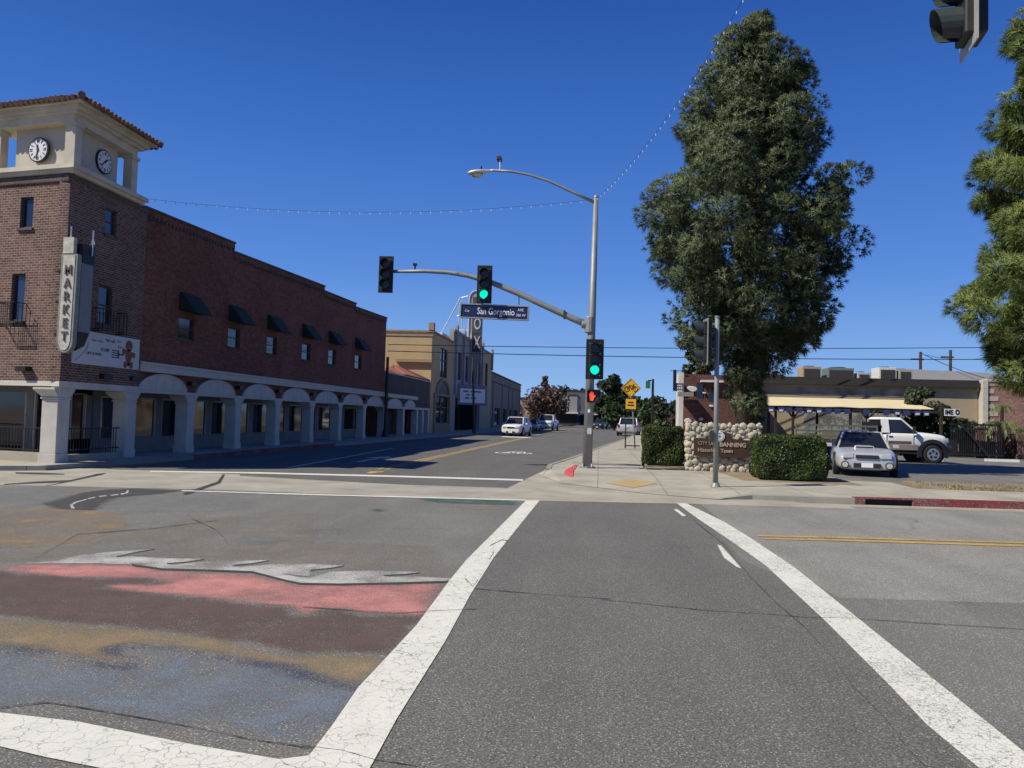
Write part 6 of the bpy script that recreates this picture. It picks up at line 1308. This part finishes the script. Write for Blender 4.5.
#PART6
# ================================================================ VEHICLES
def ringloft(mb, rings, cap=True):
    n = len(rings[0]); k = len(mb.v)
    for r in rings: mb.v += [tuple(p) for p in r]
    for i in range(len(rings)-1):
        for j in range(n): mb.f.append((k+i*n+j, k+i*n+(j+1) % n, k+(i+1)*n+(j+1) % n, k+(i+1)*n+j))
    if cap: mb.f.append(tuple(k+j for j in reversed(range(n)))); mb.f.append(tuple(k+(len(rings)-1)*n+j for j in range(n)))
def subsurf(o, lv=2):
    m = o.modifiers.new('smooth', 'SUBSURF'); m.levels = lv; m.render_levels = lv
    o.data.polygons.foreach_set('use_smooth', [True]*len(o.data.polygons)); return o
def wheel(t, x, y, r, w, side, rimm=None):
    m = MB(); m.tube([(x-w/2, y, r), (x-w/2+.03, y, r), (x+w/2-.03, y, r), (x+w/2, y, r)], [r*.93, r, r, r*.93], 24)
    wl_ = m.build('wheel', RUBBER, t, world=False)
    xo = x+side*w/2; m = MB(); m.disc((xo, y, r), (side, 0, 0), r*.66, .012, 20); rm = m.build('rim', rimm or RIM, wl_, world=False)
    m = MB()
    for k in range(5): a = 2*PI*k/5+.3; m.obox((xo+side*.016, y+math.cos(a)*r*.36, r+math.sin(a)*r*.36), (0, math.cos(a+.6), math.sin(a+.6)), (0, -math.sin(a+.6), math.cos(a+.6)), (1, 0, 0), r*.10, r*.15, .004)
    m.build('rim_openings', BLACKM, wl_, world=False)
def car(name, label, cat, paintm, L=4.4, W=1.74, H_=1.44, st=None, gh=None, wb=(0.85, 3.45), wr=.32, zl=.2, front=True, rear=True, grille=PLAST, lampz=.66, group=None, scoop=False, plate=True, hwagon=False):
    t = thing(name, (0, 0, 0), label, cat, group); w = W/2
    m = MB(); rings = []
    for y, ww, z0, z1 in st:
        a = w*ww; rings.append([(0, y, z0), (a*.86, y, z0), (a*.99, y, z0+(z1-z0)*.22), (a, y, z0+(z1-z0)*.62), (a*.95, y, z1-.035), (a*.72, y, z1+.005), (0, y, z1+.03), (-a*.72, y, z1+.005), (-a*.95, y, z1-.035), (-a, y, z0+(z1-z0)*.62), (-a*.99, y, z0+(z1-z0)*.22), (-a*.86, y, z0)])
    ringloft(m, rings); subsurf(m.build('body', paintm, t, world=False), 2)
    yA, yB, yC, yD, zb, wb_, wt = gh; zt = H_
    m = MB(); B_ = [(-wb_, yA, zb), (wb_, yA, zb), (wb_, yD, zb), (-wb_, yD, zb)]; T_ = [(-wt, yB, zt-.04), (wt, yB, zt-.04), (wt, yC, zt-.04), (-wt, yC, zt-.04)]
    m.hexa(B_, T_); m.build('windows', GLASS, t, world=False, bevel=.02)
    m = MB(); m.hexa([(-wt-.03, yB-.06, zt-.05), (wt+.03, yB-.06, zt-.05), (wt+.03, yC+.06, zt-.05), (-wt-.03, yC+.06, zt-.05)], [(-wt+.08, yB+.06, zt), (wt-.08, yB+.06, zt), (wt-.08, yC-.06, zt-.01), (-wt+.08, yC-.06, zt-.01)]); m.build('roof', paintm, t, world=False, bevel=.03)
    for sx in (-1, 1):
        for p, q in ((B_[0 if sx < 0 else 1], T_[0 if sx < 0 else 1]), (B_[3 if sx < 0 else 2], T_[3 if sx < 0 else 2])):
            MB().tube([p, q], .035, 6).build('pillar', paintm, t, world=False)
        ym = (yB+yC)/2+.05; MB().tube([(sx*(wb_+.004), ym, zb), (sx*(wt+.004), ym, zt-.04)], .03, 6).build('pillar', PLAST if cat != 'pickup' else paintm, t, world=False)
        MB().obox((sx*(w+.09), yA+.45, zb+.06), (1, 0, 0), (0, 1, 0), (0, 0, 1), .09, .05, .06).build('mirror', paintm, t, world=False, bevel=.02)
        for y in wb:
            m = MB(); m.disc((sx*(w-.11), y, wr+.03), (sx, 0, 0), wr*1.2, .115, 24); m.build('wheel_arch', PLAST, t, world=False); wheel(t, sx*(w-.085), y, wr, .2, sx)
        MB().box(sx*w*.995-.012, sx*w*.995+.012, wb[0]+.6, wb[1]-.55, zl+.0, zl+.07).build('sill', PLAST, t, world=False)
        MB().box(sx*w*1.0-.008, sx*w*1.0+.008, (yA+yC)/2-.1, (yA+yC)/2+.06, zb-.13, zb-.10).build('door_handle', PLAST, t, world=False)
    y0 = st[0][0]-.02
    if front:
        for sx in (-1, 1):
            m = MB(); m.hexa([(sx*w*.58-.16, y0-.03, lampz-.09), (sx*w*.58+.17*1, y0+.01, lampz-.08), (sx*w*.58+.17, y0+.35, lampz-.08), (sx*w*.58-.16, y0+.35, lampz-.09)], [(sx*w*.58-.15, y0+.0, lampz+.06), (sx*w*.58+.16, y0+.05, lampz+.08), (sx*w*.58+.16, y0+.4, lampz+.10), (sx*w*.58-.15, y0+.4, lampz+.06)])
            m.build('headlight', CHROME, t, world=False, bevel=.03)
        m = MB(); m.box(-w*.36, w*.36, y0-.035, y0+.15, lampz-.08, lampz+.03); m.build('grille', grille, t, world=False, bevel=.02)
        m = MB(); m.box(-w*.42, w*.42, y0-.045, y0+.1, zl+.09, zl+.23); m.build('air_intake', PLAST, t, world=False, bevel=.02)
        if plate: MB().box(-.16, .16, y0-.07, y0-.046, zl+.1, zl+.24).build('number_plate', SIGNW, t, world=False)
    if scoop:
        MB().hexa([(-.3, 1.0, .86), (.3, 1.0, .86), (.24, 1.5, .93), (-.24, 1.5, .93)], [(-.27, 1.02, .955), (.27, 1.02, .955), (.2, 1.5, .97), (-.2, 1.5, .97)]).build('bonnet_scoop', paintm, t, world=False, bevel=.02); MB().box(-.24, .24, .992, 1.0, .89, .935).build('scoop_mouth', PLAST, t, world=False)
        for sx in (-1, 1):
            MB().disc((sx*w*.68, y0-.035, zl+.17), (0, -1, 0), .085, .02, 18).build('fog_light', CHROME, t, world=False)
            MB().disc((sx*w*.68, y0-.025, zl+.17), (0, -1, 0), .115, .012, 18).build('fog_light_surround', PLAST, t, world=False)
    if rear:
        y1 = st[-1][0]
        for sx in (-1, 1): MB().box(sx*w*.82-.07, sx*w*.82+.07, y1-.05, y1+.04, lampz, lampz+.35 if H_ > 1.6 else lampz+.16).build('tail_light', simple('tail_red', (.30, .02, .02), .3) if 'tail_red' not in bpy.data.materials else bpy.data.materials['tail_red'], t, world=False)
        MB().box(-.16, .16, y1+.02, y1+.05, lampz-.02, lampz+.1).build('number_plate', SIGNW, t, world=False)
    return t
SED = [(0, .72, .24, .60), (.06, .86, .21, .70), (.35, .95, .19, .78), (1.0, 1, .18, .86), (1.7, 1, .18, .90), (3.0, 1, .18, .93), (3.8, .98, .19, .95), (4.2, .93, .24, .93), (4.33, .85, .30, .86)]
c1 = car('parked_car', 'silver car with bonnet scoop parked facing the street beside the clipped hedge', 'car', SILVER, 4.35, 1.78, 1.44, SED, (1.35, 2.0, 3.15, 3.9, .88, .74, .55), wb=(.88, 3.45), scoop=True)
p = at(867, 470, 26.6); c1.location = (p.x, 26.6, .004); c1.rotation_euler = (0, 0, R(-13.5)); c1.scale = (1.1, 1.05, 1.04)
SUVS = [(0, .74, .28, .80), (.06, .88, .25, .92), (.4, .96, .22, 1.0), (1.0, 1, .2, 1.05), (1.6, 1, .2, 1.08), (3.2, 1, .2, 1.10), (4.2, .98, .22, 1.10), (4.5, .92, .3, 1.05)]
s1 = car('white_suv', 'white suv driving towards the crossing in the left lane', 'car', CWHITE, 4.5, 1.84, 1.70, SUVS, (1.15, 1.9, 3.8, 4.35, 1.04, .80, .64), wb=(.9, 3.55), wr=.36, lampz=.80)
p = at(510.5, 430, 65.5); s1.location = (p.x, 65.5, .004); s1.rotation_euler = (0, 0, R(-8)); s1.scale = (1.02, 1, .98)
s2_ = car('parked_sedan', 'small blue grey sedan between the white suv and white pickup', 'car', CBLUE, 4.35, 1.74, 1.42, SED, (1.35, 2.0, 3.15, 3.9, .88, .74, .55), wb=(.88, 3.45))
p = at(534, 430, 92); s2_.location = (p.x-.6, 92, .004); s2_.rotation_euler = (0, 0, R(-4))
s3_ = car('white_pickup', 'white tall pickup parked behind the small sedan near the reddish tree', 'pickup', CWHITE, 5.2, 1.95, 1.9, [(0, .8, .35, .95), (.1, .93, .32, 1.1), (.6, 1, .3, 1.16), (1.4, 1, .28, 1.2), (3.2, 1, .28, 1.2), (5.0, 1, .3, 1.2), (5.2, .97, .4, 1.15)], (1.4, 1.9, 3.2, 3.5, 1.16, .86, .72), wb=(.95, 4.1), wr=.4, lampz=.92)
p = at(543.5, 428, 100); s3_.location = (p.x, 100, .004); s3_.rotation_euler = (0, 0, R(-7)); s3_.scale = (1.15, 1.1, 1.1)
s4_ = copy_tree(s3_); s4_.name = 'silver_pickup'; s4_['label'] = 'pale grey vehicle seen from behind, parked at the right kerb beyond the bicycle sign'
def repaint(root, new):
    for c in root.children:
        if c.name.split('.')[0] in ('body', 'roof', 'pillar', 'mirror') and c.data.materials[0] in (CWHITE, CBLUE, CGREY, SILVER):
            c.data = c.data.copy(); c.data.materials[0] = new
s4_['category'] = 'pickup'; repaint(s4_, SILVER); p = at(633, 430, 80); s4_.location = (p.x, 85.5, .004); s4_.rotation_euler = (0, 0, R(180-7)); s4_.scale = (1.1, 1, 1.0)
lots = [('dark parked car nearest the signal pole in the far kerb row', CGREY, 597, 128), ('white parked car second in the far kerb row', CWHITE, 601, 136), ('dark blue parked car midway along the far kerb row', CBLUE, 607, 146), ('black parked car beneath the rounded pine down the street', CGREY, 611, 155), ('white parked car under the street trees past the rounded pine', CWHITE, 605, 166), ('light grey parked car farthest along the far kerb row', SILVER, 600, 178)]
for i, (lb, pm, px, Y) in enumerate(lots):
    c = copy_tree(s2_ if i % 2 else s1); c.name = 'distant_car'; c['label'] = lb; c['category'] = 'car'; c['group'] = 'cars parked far down the street'; repaint(c, pm)
    p = at(px, 425, Y); c.location = (p.x, Y, .004); c.rotation_euler = (0, 0, R(-14)); c.scale = (1, 1, 1)
# lone van far left of the theatre sign not visible; white work truck in the car park
tk = thing('work_truck', (0, 0, 0), 'white flatbed work truck with snorkel and black wheel flares parked in front of patio', 'truck')
w = 1.0
def tb(name, mat, *bx, bev=0, par=None):
    m = MB()
    for b in bx: m.box(*b)
    return m.build(name, mat, par or tk, world=False, bevel=bev)
# local: front at -y; cab between y 1.3 and 3.1
m = MB(); rings = []
for y, a, z0, z1 in ((0, .82, .62, 1.22), (.08, .93, .58, 1.32), (.5, .97, .58, 1.38), (1.35, 1, .58, 1.44), (1.9, 1, .55, 1.46), (3.0, 1, .55, 1.46), (3.12, .98, .58, 1.44)):
    rings.append([(0, y, z0), (a*.95, y, z0), (a, y, z0+.2), (a, y, z1-.25), (a*.95, y, z1-.04), (a*.7, y, z1+.02), (0, y, z1+.05), (-a*.7, y, z1+.02), (-a*.95, y, z1-.04), (-a, y, z1-.25), (-a, y, z0+.2), (-a*.95, y, z0)])
ringloft(m, rings); subsurf(m.build('body', CWHITE, tk, world=False), 1)
m = MB(); m.hexa([(-.93, 1.45, 1.4), (.93, 1.45, 1.4), (.93, 3.08, 1.4), (-.93, 3.08, 1.4)], [(-.74, 2.1, 2.06), (.74, 2.1, 2.06), (.78, 3.02, 2.06), (-.78, 3.02, 2.06)]); m.build('windows', GLASS, tk, world=False)
m = MB(); m.hexa([(-.79, 2.03, 2.02), (.79, 2.03, 2.02), (.82, 3.08, 2.02), (-.82, 3.08, 2.02)], [(-.68, 2.12, 2.14), (.68, 2.12, 2.14), (.70, 3.02, 2.14), (-.70, 3.02, 2.14)]); m.build('roof', CWHITE, tk, world=False, bevel=.03)
for sx in (-1, 1):
    MB().tube([(sx*.93, 1.45, 1.42), (sx*.745, 2.1, 2.05)], .04, 6).build('pillar', CWHITE, tk, world=False)
    MB().hexa([(sx*.955-.02, 2.72, 1.4), (sx*.955+.01, 2.72, 1.4), (sx*.955+.01, 3.1, 1.4), (sx*.955-.02, 3.1, 1.4)], [(sx*.80-.02, 2.74, 2.06), (sx*.80+.02, 2.74, 2.06), (sx*.80+.02, 3.08, 2.06), (sx*.80-.02, 3.08, 2.06)]).build('rear_pillar', CWHITE, tk, world=False)
    tb('door_seam', PLAST, (sx*1.0-.006, sx*1.0+.006, 1.62, 1.64, .7, 1.42), (sx*1.0-.006, sx*1.0+.006, 2.86, 2.88, .7, 1.42)); tb('door_stripe', RUST, (sx*1.0-.008, sx*1.0+.008, 1.75, 2.8, .90, 1.02)); tb('lower_panel', TANLOW, (sx*1.0-.006, sx*1.0+.006, 1.45, 3.05, .60, .86)); tb('door_handle', PLAST, (sx*1.0-.02, sx*1.0+.02, 2.6, 2.78, 1.22, 1.26)); tb('side_step', PLAST, (sx*.92-.06, sx*.92+.06, 1.45, 3.0, .42, .50))
    tb('mirror', PLAST, (sx*1.14-.09, sx*1.14+.09, 1.62, 1.72, 1.42, 1.72), bev=.02)
    m = MB(); n_ = 14
    for i in range(n_):     # flare arch
        a0, a1 = PI*(-.08+1.16*i/n_), PI*(-.08+1.16*(i+1)/n_); q = lambda a, r: (.78+math.cos(a)*r, .44+math.sin(a)*r)
        (ya, za), (yb, zb__), (yc, zc__), (yd, zd) = q(a0, .52), q(a0, .70), q(a1, .70), q(a1, .52)
        x0_, x1_ = sx*.9, sx*1.09; m.add([(x0_, ya, za), (x1_, ya, za), (x1_, yb, zb__), (x0_, yb, zb__), (x0_, yd, zd), (x1_, yd, zd), (x1_, yc, zc__), (x0_, yc, zc__)], [(1, 2, 6, 5), (0, 1, 5, 4), (3, 7, 6, 2), (0, 4, 7, 3)])
    m.build('wheel_flare', PLAST, tk, world=False); MB().disc((sx*.9, .78, .44), (sx, 0, 0), .55, .105, 24).build('wheel_well', BLACKM, tk, world=False)
    wheel(tk, sx*.96, .78, .43, .27, sx); wheel(tk, sx*.92, 4.6, .43, .27, sx)
    tb('headlight', CHROME, (sx*.72-.15, sx*.72+.15, -.03, .12, .98, 1.2), bev=.03)
m = MB(); m.tube([(1.04, .95, 1.0), (1.06, 1.25, 1.35), (1.02, 1.5, 1.5), (.93, 2.02, 2.1), (.9, 2.1, 2.2)], .045, 8); m.build('snorkel', PLAST, tk, world=False)
tb('grille', PLAST, (-.5, .5, -.04, .05, .92, 1.22), bev=.02); tb('bumper', simple('bumper_grey', (.10, .10, .10), .5), (-.95, .95, -.18, .06, .55, .85), bev=.04)
tb('flatbed', simple('bed_dark', (.06, .06, .06), .7), (-1.05, 1.05, 3.25, 6.6, .80, .96)); tb('chassis', BLACKM, (-.4, .4, .3, 6.5, .45, .62))
for sx in (-1, 1):
    m = MB()
    for z in (1.12, 1.34, 1.62): m.box(sx*1.02-.02, sx*1.02+.02, 3.3, 6.55, z, z+.09)
    for k in range(7): m.box(sx*1.02-.03, sx*1.02+.03, 3.3+.53*k, 3.35+.53*k, .96, 1.72)
    m.build('side_rack', simple('rack_grey_green', (.13, .15, .13), .7) if sx < 0 else bpy.data.materials['rack_grey_green'], tk, world=False)
tb('headboard', BLACKM, (-1.0, 1.0, 3.22, 3.3, .97, 1.9)); 
for x_ in (-.5, .2): tb('tool_box', simple('load_%d' % (x_ > 0), (.10, .11, .12) if x_ < 0 else (.20, .17, .12), .7), (x_-.3, x_+.4, 3.6+(x_+.5), 4.9+(x_+.5), .97, 1.5), bev=.03)
pf = at(939.5, 440, 39.6); tk.location = (pf.x, 39.6+.0, .004); tk.rotation_euler = (0, 0, R(92))
# ================================================================ WIRES
def wire(name, pts, r, label, cat, sag=0, n=24, bulbs=0):
    m = MB(); P_ = []
    a, b = Vector(pts[0]), Vector(pts[1])
    for i in range(n+1): q = i/n; p = a.lerp(b, q); p.z -= sag*4*q*(1-q); P_.append(p)
    m.tube(P_, r, 4)
    if bulbs:
        t = thing(name, a, label, cat); m.build('cable', BLACKM, t)
        mb = MB()
        for i in range(bulbs):
            q = (i+.5)/bulbs; p = a.lerp(b, q); p.z -= sag*4*q*(1-q)+.05; mb.tube([p+Vector((0, 0, .04)), p, p-Vector((0, 0, .03))], [.006, .015, .01], 5)
        o = mb.build('bulbs', BULB, t); o['kind'] = 'stuff' if bulbs > 100 else 'part'
        if bulbs <= 100: del o['kind']
        return t
    return tag(m.build(name, BLACKM), label, cat)
a1 = at(388, 351, 49.3); b1 = at(1130, 350.5, 57)
wire('power_line', (at(388, 344.5, 49.3), at(1150, 345, 57)), .03, 'upper thin utility wire crossing the street and over the beige roof', 'wire', sag=.25)
wire('power_line', (at(388, 351, 49.3), at(1150, 358.5, 57)), .034, 'lower thin utility wire crossing the street just under the other', 'wire', sag=.25)
up_ = thing('utility_pole', (at(1150, 400, 57).x, 57.2, 0), 'brown wooden utility pole beyond the right edge holding the two street wires', 'utility pole'); x_ = up_.location.x
MB().tube([(x_, 57.2, 0), (x_, 57.2, 8.6)], [.16, .11], 8).build('pole', BARK, up_); MB().box(x_-.9, x_+.9, 57.1, 57.3, 8.0, 8.15).build('crossarm', BARK, up_)
for px, py, Y, lb in ((920.5, 352, 80, 'pale wooden utility pole with crossarm behind the beige roof, left of pair'), (950.5, 350, 82, 'dark plain utility pole behind the beige roof, right of pair')):
    p = at(px, py, Y); t = thing('utility_pole', (p.x, Y, 0), lb, 'utility pole'); MB().tube([(p.x, Y, 0), (p.x, Y, p.z)], [.2, .14], 8).build('pole', BARK, t)
    MB().box(p.x-.9, p.x+.3, Y-.1, Y+.1, p.z-.8, p.z-.65).build('crossarm', BARK, t)
wire('service_wire', (at(920.5, 352.5, 80), at(985, 378, 66)), .03, 'thin dark service wire sloping down from the pale utility pole', 'wire', sag=.2)
wire('service_wire', (at(926, 355, 80), at(1010, 352, 84)), .025, 'thin dark service wire running right from the utility poles', 'wire', sag=.6)
pt_ = T(596, 199)
wire('string_lights', (wall(150, 199, XW), pt_), .005, 'string of small clear bulbs spanning from clock tower to the tall signal pole', 'string lights', sag=.42, bulbs=44)
wire('string_lights', (pt_, at(760, -30, 17)), .005, 'string of small clear bulbs rising up right from the tall signal pole', 'string lights', sag=.5, bulbs=34)
# electrical box and bits by the stone wall
t = thing('utility_cabinet', (at(806, 432, 45).x, 45, 0), 'dark wheeled bin standing beside the truck bed before the patio fence', 'bin'); x_ = t.location.x
MB().hexa([(x_-.26, 44.8, .08), (x_+.26, 44.8, .08), (x_+.26, 45.3, .08), (x_-.26, 45.3, .08)], [(x_-.33, 44.72, 1.05), (x_+.33, 44.72, 1.05), (x_+.33, 45.38, 1.05), (x_-.33, 45.38, 1.05)]).build('bin_body', BLACKM, t); MB().box(x_-.35, x_+.35, 44.7, 45.4, 1.052, 1.12).build('lid', SIGGRN, t, bevel=.02)
MB().box(.0, .0, 0, 0, 0, 0) if 0 else None
o = None
if 0: slab('manhole_cover', [(7.9+.35*math.cos(i*PI/8), 19.0+.35*math.sin(i*PI/8)) for i in range(16)], .10, .126, FRAMEM)
